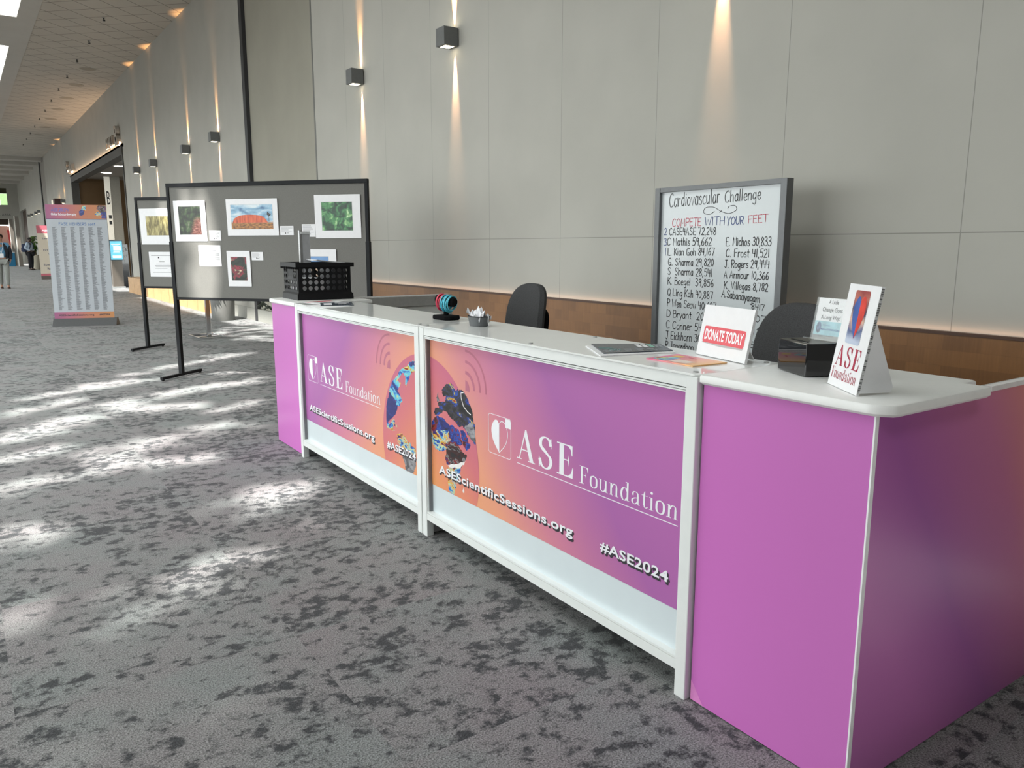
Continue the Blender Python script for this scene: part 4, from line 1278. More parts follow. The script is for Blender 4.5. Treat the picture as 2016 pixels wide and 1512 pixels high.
m = MB().tube([Vector(p) for p in ell(.044, .060, .047)] + [Vector(ell(.044, .060, .047)[0])], .0022, 8, False)
m.build('rim', M_BLACK, t, smooth=True)
m = MB()
N = 26
def tis(i, j):
    u, v = i / N * 2 - 1, j / N * 2 - 1
    rr = math.hypot(u, v)
    z = .040 + .050 * max(0, 1 - rr * 1.15) + .030 * mnoise.noise(Vector((u * 3.1, v * 3.1, 4.0))) + .016 * mnoise.noise(Vector((u * 7, v * 7, 1)))
    z += .022 * max(0, math.sin(3 * math.atan2(v, u) + .6)) * rr
    return Vector((u * .036 * (1 + .25 * mnoise.noise(Vector((v * 2, 3, u)))), v * .052, max(.02, z)))
for i in range(N):
    for j in range(N):
        m.face([tis(i, j), tis(i + 1, j), tis(i + 1, j + 1), tis(i, j + 1)])
o = m.build('tissue_paper', M_TISSUE, None, smooth=True)
o.location = cw(.222, -.205, ZT); o.rotation_euler = (0, 0, -TH + .1)
tag(o, 'crumpled white tissue paper stuffed in the small dark basket', 'tissue')
m = MB()
pts = catmull([(0, .055), (.010, .062), (.016, .050), (.013, .025), (.018, .004), (.006, .0015)], 5)
for a, b_ in zip(pts[:-1], pts[1:]): m.face([(.01, -.052 - a.x, a.y), (.01, -.052 - b_.x, b_.y), (.016, -.052 - b_.x, b_.y), (.016, -.052 - a.x, a.y)])
o = m.build('white_ribbon', M_PAPER, None)
o.location = cw(.215, -.205, ZT); o.rotation_euler = (0, 0, -TH + .1)
o.modifiers.new('thickness', 'SOLIDIFY').thickness = .0008
tag(o, 'white ribbon end trailing over the rim of the small basket', 'ribbon')

# dark brochures and pink card
def quad_thing(name, label, cat, pts, z, th, mt, parts=(), group=None):
    """flat card given by four counter-local corners"""
    c = sum((Vector(p) for p in pts), Vector((0, 0))) / 4
    t = cthing(name, label, cat, c.x, c.y, z, 0, group)
    P = [Vector(p) - c for p in pts]
    a = sum(P[i - 1].x * P[i].y - P[i].x * P[i - 1].y for i in range(4))
    Q = P if a > 0 else P[::-1]
    m = MB().prism([(p.x, p.y) for p in Q], lambda p: (p[0], p[1], 0), lambda p: (p[0], p[1], th))
    m.build('sheet', mt, t)
    def bil(u, v, lift=.0003):
        p = (P[0] * (1 - u) + P[1] * u) * (1 - v) + (P[3] * (1 - u) + P[2] * u) * v
        return (p.x, p.y, th + lift)
    for nm, mt2, polys, lift in parts:
        q = MB()
        for poly in polys: q.face([bil(u, v, lift) for u, v in poly])
        q.build(nm, mt2, t)
    return t
def R4(x0, x1, y0, y1): return [(x0, y0), (x1, y0), (x1, y1), (x0, y1)]
quad_thing('brochure', 'white edged lower brochure poking out under the dark brochure', 'brochure', [(.150, -1.095), (.010, -1.345), (.300, -1.425), (.415, -1.24)], ZT, .003, M_PAPER)
arcs = []
for r in (.22, .32, .42, .52):
    for q in ribbon([Vector((.05 + r * math.cos(a) * .9, .98 - r * math.sin(a) * .9)) for a in [i / 12 * math.pi / 2 for i in range(13)]], 0, .035): arcs.append([(p.y, p.x) for p in q])
rn = random.Random(5)
lines = [R4(u, u + .035, v, v + rn.uniform(.06, .12)) for u in (.62, .7, .78, .86) for v in (.05, .2, .35, .52, .68)]
quad_thing('brochure', 'dark navy brochure with teal rings and white heading lying on the right counter', 'brochure', [(.186, -1.085), (.050, -1.315), (.306, -1.402), (.408, -1.236)], ZT + .0032, .003, M_DBLUE,
           [('teal_rings', M_TEAL, [[(u * .8, v * .55) for u, v in q] for q in arcs], .0003), ('white_heading', M_PAPER, [R4(.1, .5, .60 + i * .085, .665 + i * .085) for i in range(2)], .0003), ('green_heading', pmat('leaflet_green', (.2, .45, .36, 1), .4), [R4(.1, .5, .77, .84)], .0003), ('grey_heading', pmat('leaflet_grey', (.25, .27, .3, 1), .4), [R4(.12, .5, .86 + i * .06, .90 + i * .06) for i in range(2)], .0003), ('fine_print', pmat('print_grey', (.35, .37, .4, 1), .4), lines, .0003)])
gm = bpy.data.materials.new('pink_card_print')
k = NT(gm)
tc = k.n('ShaderNodeTexCoord'); sp = k.n('ShaderNodeSeparateXYZ'); k.l(tc.outputs['Object'], sp.inputs[0])
k.l(k.ramp([(.2, srgb(226, 110, 150)), (.5, srgb(238, 150, 150)), (.85, srgb(245, 190, 120))], k.math('ADD', k.math('MULTIPLY', sp.outputs[1], -3.5), .5)), k.b.inputs['Base Color'])
k.b.inputs['Roughness'].default_value = .3
quad_thing('card', 'pink and orange printed card in front of the DONATE TODAY sign', 'card', [(.100, -1.478), (.098, -1.690), (.250, -1.700), (.266, -1.466)], ZT, .0035, gm,
           [('globe_print', M_ECHO_CYAN, [[(.08, .1), (.3, .05), (.38, .3), (.34, .6), (.15, .55), (.05, .3)]], .0003), ('globe_print', pmat('print_yellow', srgb(240, 200, 90), .4), [[(.1, .62), (.3, .66), (.28, .85), (.12, .8)]], .0003),
            ('white_area', pmat('print_cream', srgb(245, 225, 215), .4), [R4(.42, .78, .1, .42)], .0003), ('red_area', M_INKR, [R4(.38, .55, .75, .8)], .0003)])

def lean_frame(b0, b1, lean):
    """matrix of a leaning board: x along the bottom edge, y up the face, z out of the face; b0,b1 world bottom corners"""
    d = (b1 - b0); d.z = 0; d.normalize()
    nh = Vector((-d.y, d.x, 0))
    if nh.dot(Vector((0, 0, 0)) - b0) < 0: nh = -nh
    up = (Vector((0, 0, 1)) * math.cos(lean) - nh * math.sin(lean)).normalized()
    n = d.cross(up)
    return Matrix(((d.x, up.x, n.x, b0.x), (d.y, up.y, n.y, b0.y), (d.z, up.z, n.z, b0.z), (0, 0, 0, 1)))
def rrect(x0, x1, y0, y1, r): return [Vector(p) for p in rounded_rect(x0, x1, y0, y1, r, 5)]

# DONATE TODAY sign
M_ = lean_frame(cw(.336, -1.485, ZT + .002), cw(.274, -1.752, ZT + .002), math.radians(11))
t = thing('tabletop_sign', 'white DONATE TODAY sign with red button on the right counter', 'sign', M=M_)
W, H = .272, .177
b = MB().box(0, W, 0, H, -.010, 0)
b.build('board', M_PAPER, t)
m = MB().face([(p.x, p.y, .0006) for p in rrect(.022, .250, .046, .104, .009)])
m.build('red_button', M_DONATE, t)
m = MB()
place(m, fit(sans_polys('DONATE TODAY', .03), .031, .241, .056, .095), lambda p, s: (p.x, p.y, .0010 + s), 1e-7)
m.build('lettering', M_LOGO, t)
m = MB().face([(.02, .0445, .0004), (.13, .038, .0004), (.245, .0405, .0004), (.252, .0475, .0004), (.022, .0475, .0004)])
m.build('button_shadow', pmat('print_shadow_grey', (.45, .44, .45, 1), .5), t)
MB().add([(.09, .12, -.011), (.18, .12, -.011), (.21, .0168, -.085), (.06, .0168, -.085), (.09, .12, -.013), (.18, .12, -.013), (.21, .0174, -.088), (.06, .0174, -.088)], [(0, 1, 2, 3), (7, 6, 5, 4), (0, 4, 5, 1), (1, 5, 6, 2), (2, 6, 7, 3), (3, 7, 4, 0)]).build('easel_back', M_PAPER, t)

# black donation box with acrylic card holder
BR = -.43
t = cthing('donation_box', 'glossy black donation box with coin slot on the near end counter', 'box', .205, -2.025, ZC, BR)
m = MB().box(0, .19, 0, .162, 0.002, .098, b=.004)
m.build('box_body', M_GLOSSBLK, t)
MB().box(.022, .030, .04, .13, .0975, .0988).build('coin_slot', pmat('slot_black', (.001, .001, .001, 1), .9), t)
M_ = Matrix.Translation(cw(.205, -2.025, ZC)) @ Matrix.Rotation(-TH + BR, 4, 'Z')
c0_, c1_ = on_z(1597, 667, ZC + .0990), on_z(1656, 675.5, ZC + .0990)
fr = lean_frame(c0_, c1_, math.radians(10))
t2 = thing('card_holder', 'clear acrylic holder with a small change card on the black box', 'sign holder', M=fr)
w_ = (c1_ - c0_).length
MB().box(-.004, w_ + .004, 0, .128, -.006, -.0045).build('acrylic_back', M_ACRYL, t2)
MB().box(-.004, w_ + .004, 0, .128, .0015, .0025).build('acrylic_front', M_ACRYL, t2)
MB().box(-.004, w_ + .004, 0.0003, .003, -.006, .03).build('acrylic_foot', M_ACRYL, t2)
cd = MB().box(0, w_, .016, .127, -.004, -.0025).build('change_card', M_PAPER, t2)
m = MB().face([(0, .016, -.0022), (w_, .016, -.0022), (w_, .058, -.0022), (0, .058, -.0022)])
m.build('blue_footer', pmat('card_sky', (.30, .55, .62, 1), .5, var=.2, scale=30), cd)
m = MB()
for s_, a, b_, z in (('A Little', .34, .66, .110), ('Change Goes', .17, .83, .087), ('A Long Way!', .17, .80, .064)):
    place(m, fit(sans_polys(s_, .012), a * w_, b_ * w_, z - (.004 if 'g' in s_ else 0), z + .0125), lambda p, s: (p.x, p.y, -.0020 + s), 1e-7)
m.build('lettering', M_INK, cd)
m = MB()
place(m, fit(sans_polys('ASE'), .27 * w_, .37 * w_, .044, .050), lambda p, s: (p.x, p.y, -.0018 + s), 1e-7)
place(m, fit(sans_polys('Foundation'), .385 * w_, .52 * w_, .044, .048), lambda p, s: (p.x, p.y, -.0018 + s), 1e-7)
place(m, fit(sans_polys('Making a WORLD of Difference', .02), .24 * w_, .95 * w_, .030, .037), lambda p, s: (p.x, p.y, -.0018 + s), 1e-7)
m.build('small_lettering', M_INKB, cd)
m = MB().face([(.018 + .010 * math.cos(a), .038 + .017 * math.sin(a), -.0019) for a in [i / 14 * 6.283 for i in range(14)]])
m.build('globe_picture', pmat('card_globe', (.07, .12, .22, 1), .5, var=.8, scale=60), cd)

# ASE Foundation easel sign
b0, b1 = cw(.173, -2.120, ZC + .0014), cw(.060, -2.277, ZC + .0014)
M_ = lean_frame(b0, b1, math.radians(9))
t = thing('easel_sign', 'white ASE Foundation easel sign with heart picture on the near end counter', 'sign', M=M_)
W, H = (b1 - b0).length, .2795
MB().box(0, W, 0, H, -.008, 0).build('board', M_PAPER, t)
# fluted edge of the board: alternating cells
m1, m2 = MB(), MB()
rn = random.Random(8)
y = .002
while y < H - .004:
    d = rn.uniform(.002, .0045)
    (m1 if rn.random() < .6 else m2).box(W, W + .0007, y, y + d, -.0072, -.0008)
    y += d + .0012
m1.build('fluted_edge', pmat('flute_dark', (.12, .12, .12, 1), .5), t)
m2.build('fluted_edge', pmat('flute_silver', (.5, .5, .5, 1), .3), t)
px0, px1, py0, py1 = .050, .140, .122, .264
pic = MB().face([(p.x, p.y, .0006) for p in rrect(px0, px1, py0, py1, .008)])
pm = bpy.data.materials.new('heart_backdrop')
k = NT(pm)
tc = k.n('ShaderNodeTexCoord'); nz = k.n('ShaderNodeTexNoise', i_Scale=14.0, i_Detail=3.0); k.l(tc.outputs['Object'], nz.inputs['Vector'])
sp = k.n('ShaderNodeSeparateXYZ'); k.l(tc.outputs['Object'], sp.inputs[0])
v = k.math('ADD', k.math('DIVIDE', k.math('SUBTRACT', sp.outputs[1], py0), py1 - py0), k.math('MULTIPLY', k.math('SUBTRACT', nz.outputs['Fac'], .5), .5))
k.l(k.ramp([(.05, srgb(190, 200, 220)), (.25, srgb(80, 95, 140)), (.42, srgb(225, 185, 165)), (.6, srgb(60, 60, 90)), (.85, srgb(190, 110, 95)), (1, srgb(150, 60, 60))], v), k.b.inputs['Base Color'])
k.b.inputs['Roughness'].default_value = .3
pc = pic.build('heart_picture', pm, t)
def hx(u, v): return (px0 + (px1 - px0) * u, py0 + (py1 - py0) * v)
lh = catmull([(.50, .80), (.42, .88), (.26, .86), (.12, .70), (.14, .50), (.30, .30), (.54, .10)], 6)
rh = catmull([(.50, .80), (.60, .88), (.78, .88), (.90, .74), (.90, .56), (.76, .34), (.54, .10)], 6)
MB().face([hx(p.x, p.y) + (.0010,) for p in lh]).build('blue_half', pmat('heart_blue', srgb(62, 92, 165), .25, var=.3, scale=14), pc)
MB().face([hx(p.x, p.y) + (.0010,) for p in rh]).build('red_half', pmat('heart_red', srgb(205, 60, 50), .25, var=.3, scale=14), pc)
m = MB()
sp_, w = serif_text('ASE', .8)
place(m, fit(sp_, .018, .170, .058, .113, (0.15, w - .6, 0, 10.1)), lambda p, s: (p.x, p.y, .0006 + s), 1e-7)
m.build('large_lettering', M_CRIMSON, t)
m = MB()
sp_, w = serif_text('Foundation', .25)
place(m, fit(sp_, .012, .172, .022, .052, (.3, w - .3, 0, 10)), lambda p, s: (p.x, p.y, .0006 + s), 1e-7)
m.build('small_lettering', M_CRIMSON, t)
iz = M_.inverted()
def tolocal(p): return tuple(iz @ p)
e0, e1, e2, e3 = [on_plane(x, y, cw(.075, -2.285, ZC), (CN * .25 + CU).normalized()) for x, y in ((1692, 775), (1728, 640), (1758, 762), (1752, 773))]
ez = [iz @ Vector((p.x, p.y, max(p.z, ZC + .0005))) for p in (e0, on_plane(1722, 640, cw(.075, -2.285, ZC), (CN * .25 + CU).normalized()), e1, e2, e3)]
q = MB()
q.prism([(i, 0) for i in range(5)], lambda p: ez[p[0]], lambda p: ez[p[0]] + (iz.to_3x3() @ (CU * .004)))
q.build('easel_back', M_PAPER, t)

# ------------------------------------------------------------------ office chairs behind the counter
def make_chair(label):
    t = thing('office_chair', label, 'chair', group='charcoal office chairs behind the counter')
    # local: front of the chair = -x
    def pad(w0, w1, h, th, curve):
        m = MB()
        nu, nv = 18, 30
        G = {}
        for s in (0, 1):
            for i in range(nu + 1):
                for j in range(nv + 1):
                    u, v = i / nu * 2 - 1, (1 - math.cos(math.pi * j / nv)) / 2
                    # half width: rounded top, slightly tapering foot
                    vv = v * 2 - 1
                    hw = (w0 + (w1 - w0) * v) / 2 * (max(0, 1 - abs(vv) ** 3.4)) ** (1 / 2.6) if vv > 0 else (w0 + (w1 - w0) * v) / 2 * (max(0, 1 - abs(vv) ** 7)) ** (1 / 5)
                    y = u * hw
                    z = v * h
                    edge = (1 - abs(u) ** 6) * (1 - abs(vv) ** 8)
                    x = curve * (y / (w0 / 2)) ** 2 * -1.0 + (.035 * math.sin(v * math.pi) * -1)
                    G[s, i, j] = (x + (-th / 2 if s == 0 else th / 2) * max(0, edge) ** .35, y, z)
        for s in (0, 1):
            for i in range(nu):
                for j in range(nv):
                    f = [G[s, i, j], G[s, i + 1, j], G[s, i + 1, j + 1], G[s, i, j + 1]]
                    m.face(f if s == 0 else f[::-1])
        return m
    m = pad(.49, .45, .60, .085, .035)
    m.xf(Matrix.Translation((.02, 0, .575)) @ Matrix.Rotation(.10, 4, 'Y'))
    m.build('backrest', M_CHAIR, t, smooth=True)
    m = pad(.46, .40, .40, .03, .02)
    m.xf(Matrix.Translation((.085, 0, .59)) @ Matrix.Rotation(.10, 4, 'Y'))
    m.build('back_shell', M_BLACKP, t, smooth=True)
    m = MB().box(-.46, .02, -.25, .25, .45, .535, b=.035)
    m.build('seat', M_CHAIR, t, smooth=True)
    MB().box(-.42, -.02, -.21, .21, .425, .452, b=.01).build('seat_pan', M_BLACKP, t)
    MB().tube([(-.10, 0, .43), (.06, 0, .44), (.13, 0, .55), (.13, 0, .75)], .022, 10).build('back_bar', M_BLACKP, t, smooth=True)
    MB().tube([(-.22, 0, .10), (-.22, 0, .43)], [.03, .025], 14).build('gas_column', M_BLACK, t, smooth=True)
    for i in range(5):
        a = i * 2 * math.pi / 5 + .3
        d = Vector((math.cos(a), math.sin(a), 0))
        c = Vector((-.22, 0, .115))
        l = MB().tube([c, c + d * .29 + Vector((0, 0, -.045))], [.026, .016], 8).build('leg', M_BLACKP, t)
        w = MB()
        e = c + d * .29
        pr = d.cross(Vector((0, 0, 1)))
        w.tube([Vector((e.x, e.y, .03)) - pr * .02, Vector((e.x, e.y, .03)) + pr * .02], .03, 14)
        w.build('caster', M_BLACKP, l)
    return t
ch = make_chair('charcoal office chair behind the middle of the counter, left of the whiteboard')
ch.location = (3.52, 4.83, 0)
ch2 = copy_tree(ch)
ch2['label'] = 'charcoal office chair behind the black donation box, partly covering the whiteboard'
ch2.location = (3.38, 2.36, 0)

# ------------------------------------------------------------------ whiteboard
WBX = 4.30
t = thing('whiteboard', 'grey framed whiteboard with handwritten Cardiovascular Challenge scores', 'whiteboard', (WBX, 3.10, 0))
y0, y1, z0, z1 = 0.0, 1.14, .30, 1.875
MB().box(.004, .03, .03, y1 - .03, z0, z1 - .02).build('writing_surface', M_WBOARD, t)
fm = pmat('frame_grey', (.135, .14, .145, 1), .4, .35, var=.05)
q = MB()
q.box(-.022, .045, y1 - .048, y1, z0 - .04, z1, b=.003); q.box(-.022, .045, 0, .048, z0 - .04, z1, b=.003)
q.box(-.018, .04, .048, y1 - .048, z1 - .032, z1); q.box(-.018, .04, .048, y1 - .048, z0 - .04, z0)
q.build('frame', fm, t)
for y in (.09, y1 - .09):
    MB().box(-.02, .05, y - .02, y + .02, .05, z0).build('leg', fm, t)
    MB().box(-.30, .36, y - .02, y + .02, .06, .10, b=.004).build('foot', fm, t)
    for x in (-.27, .33): MB().tube([(x, y - .012, .03), (x, y + .012, .03)], .03, 12).build('caster', M_BLACKP, t)
def WB(cx, cy):
    return on_x(1260 + cx / 4.0875, 330 + cy / 4.0875, WBX + .003)
hand_jit = random.Random(4)
def handwrite(mb, s, ax, ay, bx_, by, cap, th=.0054):
    A, B = WB(ax, ay), WB(bx_, by)
    T = WB(ax, ay - cap)
    hz = T.z - A.z
    st, w = strokes_text(s)
    for p in st:
        dx, dz, sh = hand_jit.uniform(-.12, .12), hand_jit.uniform(-.25, .25), hand_jit.uniform(-.03, .05)
        P = []
        for v in p:
            u = (v.x + dx + v.y * sh) / w
            q = A.lerp(B, u)
            P.append(Vector((q.y, q.z + hz * (v.y + dz) / 10)))
        if len(P) < 2: continue
        for r in ribbon(P, 0, th): mb.face([(.0025, a.x - 3.10, a.y) for a in r])
        for e in (P[0], P[-1]):
            mb.face([(.0025, e.x - 3.10 + th / 2 * math.cos(i * 1.047), e.y + th / 2 * math.sin(i * 1.047)) for i in range(6)])
k_ = MB()
handwrite(k_, 'Cardiovascular', 235, 318, 640, 283, 108)
handwrite(k_, 'Challenge', 680, 280, 972, 252, 92)
for pts in ([(600, 352), (560, 376), (515, 365), (525, 325), (590, 318), (660, 355), (720, 368), (775, 340), (765, 305), (720, 310), (705, 330)], [(640, 362), (660, 342)]):
    P = [WB(*p) for p in pts]
    for r in ribbon(catmull([(p.y, p.z) for p in P], 6), 0, .0036): k_.face([(.0025, a.x - 3.10, a.y) for a in r])
rows = [('CASE4ASE 72,248', 235, 543, 612, 541, 57), ('C Mathis 59,662', 218, 627, 575, 628, 62), ('L. Kian Goh 84,167', 222, 706, 598, 706, 58), ('G. Sharma 29,820', 225, 786, 592, 795, 58),
        ('S  Sharma 28,541', 222, 860, 580, 878, 58), ('K. Boegel  39,856', 222, 938, 592, 962, 58), ('Q Ling Koh 40,887', 220, 1028, 585, 1060, 58), ('P Wen Seow 40,687', 218, 1115, 610, 1152, 60),
        ('D Bryant  20,113', 215, 1200, 590, 1238, 58), ('C Conner 54,210', 210, 1292, 590, 1330, 62), ('J Eichhorn 30,514', 205, 1376, 570, 1418, 62), ('R Janardhan', 203, 1450, 430, 1478, 55),
        ('E. Michos 30,833', 690, 630, 1055, 628, 68), ('C. Frost 41,521', 690, 718, 1040, 722, 64), ('J. Rogers 29,444', 680, 806, 1040, 808, 62), ('A Armour 10,366', 675, 888, 1035, 902, 58),
        ('K. Villegas 8,782', 675, 974, 1030, 996, 60), ('A.Sabanayagam', 657, 1040, 962, 1088, 60), ('8417', 895, 1138, 1000, 1150, 46), ('10,507', 790, 1228, 1012, 1250, 52), ('9,012', 800, 1325, 970, 1350, 50), ('7,185', 760, 1430, 925, 1455, 50)]
for r in rows: handwrite(k_, *r)
k_.build('black_writing', M_INK, t)
k_ = MB()
handwrite(k_, 'COMPETE', 258, 474, 490, 468, 62, .0044); handwrite(k_, 'FEET', 868, 448, 1030, 436, 62, .0044)
k_.build('red_writing', M_INKR, t)
k_ = MB()
handwrite(k_, 'WITH', 520, 466, 682, 460, 66, .005); handwrite(k_, 'YOUR', 700, 462, 832, 455, 64, .005)
handwrite(k_, '2', 195, 542, 216, 542, 55, .005); handwrite(k_, '3', 190, 626, 214, 626, 56, .005); handwrite(k_, '1', 198, 706, 210, 706, 56, .005)
k_.build('blue_writing', M_INKB, t)

# ------------------------------------------------------------------ photo boards on stands
def make_board(label, p0, d, base_z=.87, top_z=2.12):
    """8 x 4 ft pin board on two T legs; local x along the board, -y towards the viewers"""
    rz = math.atan2(d[1], d[0])
    t = thing('display_board', label, 'display board', (p0[0], p0[1], 0), rz, 'grey pin boards on black T legs')
    L = 2.393
    MB().box(.03, L - .03, -.010, .012, base_z + .02, top_z - .03).build('pin_panel', M_FABRIC, t)
    m = MB()
    m.box(.0, L, -.022, .022, top_z - .042, top_z, b=.003)
    m.build('top_bar', M_BLACK, t)
    MB().box(.03, L - .03, -.018, .018, base_z - .002, base_z + .026, b=.002).build('bottom_bar', M_BLACK, t)
    for x in (.0, L - .036):
        MB().box(x, x + .036, -.020, .020, .03, top_z - .02, b=.003).build('post', M_BLACK, t)
        MB().box(x - .004, x + .040, -.024, .024, .03, 1.50, b=.003).build('sleeve', M_BLACK, t)
        f = MB()
        xc = x + .018
        f.box(xc - .02, xc + .02, -.33, .33, .012, .042, b=.003)
        for y in (-.31, .31): f.lathe([(0, 0), (.016, 0), (.016, .014)], 10, (xc, y, 0))
        f.build('foot', M_BLACK, t)
    return t
D1 = (0.633, -0.774)
P1 = (1.922, 9.257)
big = make_board('large grey photo board in a black frame standing left of the counter', P1, D1)
D2 = (0.655, -0.7556)
P2_ = (2.086, 12.085)
small = make_board('rear grey photo board half hidden behind the large photo board', P2_, D2)
R1, R2 = math.atan2(D1[1], D1[0]), math.atan2(D2[1], D2[0])

def photo_mat(name, kind):
    m = bpy.data.materials.new(name)
    k = NT(m)
    tc = k.n('ShaderNodeTexCoord')
    sp = k.n('ShaderNodeSeparateXYZ')
    k.l(tc.outputs['Object'], sp.inputs[0])
    X, Z_ = sp.outputs[0], sp.outputs[2]
    def nz(scale, st=(1, 1, 1), det=5, dist=0, loc=(0, 0, 0), rot=0):
        mp = k.n('ShaderNodeMapping')
        mp.inputs['Scale'].default_value = st
        mp.inputs['Location'].default_value = loc
        mp.inputs['Rotation'].default_value = (0, rot, 0)
        k.l(tc.outputs['Object'], mp.inputs['Vector'])
        n = k.n('ShaderNodeTexNoise', i_Scale=scale, i_Detail=float(det), i_Distortion=float(dist))
        k.l(mp.outputs[0], n.inputs['Vector'])
        return n.outputs['Fac']
    def mixc(f, a, b):
        mx = k.n('ShaderNodeMix', data_type='RGBA')
        k.l(f, mx.inputs['Factor']); k.l(a, mx.inputs['A']); k.l(b, mx.inputs['B'])
        return mx.outputs['Result']
    def step(v, e, w=.01):
        return k.ramp([(0, (0, 0, 0, 1)), (1, (1, 1, 1, 1))], k.math('ADD', k.math('DIVIDE', k.math('SUBTRACT', v, e), w), .5))
    if kind == 'grass':
        c = k.ramp([(.3, srgb(62, 56, 30)), (.45, srgb(120, 108, 58)), (.6, srgb(176, 164, 104)), (.75, srgb(205, 196, 150))], nz(24, (1.3, 1, .35), 5, .6, rot=.5))
    elif kind == 'path':
        g = k.ramp([(.36, srgb(10, 12, 9)), (.5, srgb(26, 36, 20)), (.62, srgb(48, 66, 36)), (.76, srgb(110, 96, 100))], nz(18, det=6))
        b = k.ramp([(.3, srgb(50, 26, 24)), (.5, srgb(96, 52, 42)), (.7, srgb(140, 104, 96))], nz(30, (1, 1, 3)))
        f = step(k.math('SUBTRACT', X, k.math('MULTIPLY', Z_, .35)), .06, .05)
        up = step(k.math('MULTIPLY', Z_, -1.0), -.02, .05)
        c = mixc(k.math('MULTIPLY', f, up), g, b)
    elif kind == 'rock':
        sky = k.ramp([(.35, srgb(70, 110, 150)), (.5, srgb(140, 180, 205)), (.65, srgb(215, 225, 230))], nz(5, (1, 1, 3), 4, .5, rot=-.5))
        gr = k.ramp([(.3, srgb(60, 44, 18)), (.5, srgb(150, 96, 42)), (.7, srgb(200, 140, 70))], nz(26, (1, 1, 3)))
        c = mixc(step(Z_, -.055, .02), gr, sky)
    elif kind == 'leaves':
        c = k.ramp([(.32, srgb(8, 26, 18)), (.45, srgb(24, 74, 46)), (.58, srgb(70, 138, 80)), (.68, srgb(160, 205, 140)), (.8, srgb(228, 240, 214))], nz(13, det=6, dist=1.0))
    elif kind == 'flower':
        c = k.ramp([(.36, srgb(14, 14, 12)), (.48, srgb(30, 46, 30)), (.55, srgb(150, 30, 56)), (.6, srgb(60, 16, 24)), (.67, srgb(226, 190, 160)), (.8, srgb(240, 220, 190))], nz(7, det=3, dist=1.6, loc=(3, 0, 1)))
    else:
        sky = k.ramp([(.3, srgb(86, 134, 190)), (.7, srgb(130, 170, 215))], nz(3))
        gr = k.ramp([(.3, srgb(110, 90, 76)), (.7, srgb(190, 165, 140))], nz(16))
        c = mixc(step(k.math('SUBTRACT', Z_, k.math('MULTIPLY', X, .12)), .03, .02), gr, sky)
    k.l(c, k.b.inputs['Base Color'])
    k.b.inputs['Roughness'].default_value = .35
    return m

def on_board(P, rz, s, z, out=-.012):
    return Matrix.Translation((P[0], P[1], 0)) @ Matrix.Rotation(rz, 4, 'Z') @ Matrix.Translation((s, out, z))
def mounted(label, P, rz, s0, s1, z0, z1, i0, i1, j0, j1, kind, tilt=.02, cat='photograph', roll=0.0):
    w, h = s1 - s0, z1 - z0
    M = on_board(P, rz, (s0 + s1) / 2, (z0 + z1) / 2, -.017) @ Matrix.Rotation(roll, 4, 'Y') @ Matrix.Rotation(tilt, 4, 'X')
    t = thing('mounted_photo', label, cat, M=M, group='white mounted photographs on the boards')
    MB().box(-w / 2, w / 2, -.004, .003, -h / 2, h / 2, b=.0015).build('mat_board', M_PAPER, t)
    cx, cz = (s0 + s1) / 2, (z0 + z1) / 2
    a, b, c, d = i0 - cx, i1 - cx, j0 - cz, j1 - cz
    # shift the print mesh so its own origin is at the print centre
    mx, mz = (a + b) / 2, (c + d) / 2
    q = MB().face([(a - mx, 0, c - mz), (b - mx, 0, c - mz), (b - mx, 0, d - mz), (a - mx, 0, d - mz)]).build('photo_print', photo_mat('photo_' + kind, kind), t)
    q.location = (mx, -.0048, mz)
    bv = MB()
    e = .004
    for x0, x1, y0, y1 in ((a - e, b + e, c - e, c), (a - e, b + e, d, d + e), (a - e, a, c, d), (b, b + e, c, d)):
        bv.face([(x0, -.0045, y0), (x1, -.0045, y0), (x1, -.0045, y1), (x0, -.0045, y1)])
    bv.build('bevel_edge', pmat('mat_bevel', (.6, .6, .6, 1), .6), t)
    return t, q
mounted('mounted photo of a boardwalk through dark bush, first on the large board', P1, R1, .085, .485, 1.503, 1.935, .145, .42, 1.575, 1.875, 'path')
t, q = mounted('mounted photo of a big red rock under blue sky on the large board', P1, R1, .744, 1.362, 1.563, 1.943, .800, 1.300, 1.632, 1.883, 'rock')
rk = catmull([(-.235, -.062), (-.215, -.02), (-.15, .012), (-.05, .022), (.06, .018), (.13, .004), (.17, -.03), (.19, -.06)], 5)
rockm = bpy.data.materials.new('red_rock_print')
k = NT(rockm)
tc = k.n('ShaderNodeTexCoord'); mp = k.n('ShaderNodeMapping'); mp.inputs['Scale'].default_value = (1, 1, .18); k.l(tc.outputs['Object'], mp.inputs['Vector'])
nzz = k.n('ShaderNodeTexNoise', i_Scale=38.0, i_Detail=4.0); k.l(mp.outputs[0], nzz.inputs['Vector'])
k.l(k.ramp([(.3, srgb(110, 40, 22)), (.45, srgb(196, 78, 40)), (.7, srgb(226, 110, 62))], nzz.outputs['Fac']), k.b.inputs['Base Color'])
k.b.inputs['Roughness'].default_value = .35
MB().face([(p.x, -.0006, p.y) for p in rk]).build('rock_shape', rockm, q)
m = MB()
rn = random.Random(2)
for i in range(26):
    a, r = rn.uniform(0, 6.28), rn.uniform(.003, .02)
    cx, cz = .205 + r * math.cos(a), .028 + 1.1 * r * math.sin(a)
    m.face([(cx + .006 * math.cos(b), -.001, cz + .006 * math.sin(b)) for b in (0, 1.05, 2.1, 3.14, 4.19, 5.24)])
m.box(.203, .207, -.0011, -.0009, -.05, .03)
m.build('tree_shape', pmat('print_tree', srgb(60, 48, 34), .4), q)
mounted('square mounted photo of bright green leaves at the right of the large board', P1, R1, 1.792, 2.309, 1.533, 1.969, 1.872, 2.217, 1.612, 1.895, 'leaves')
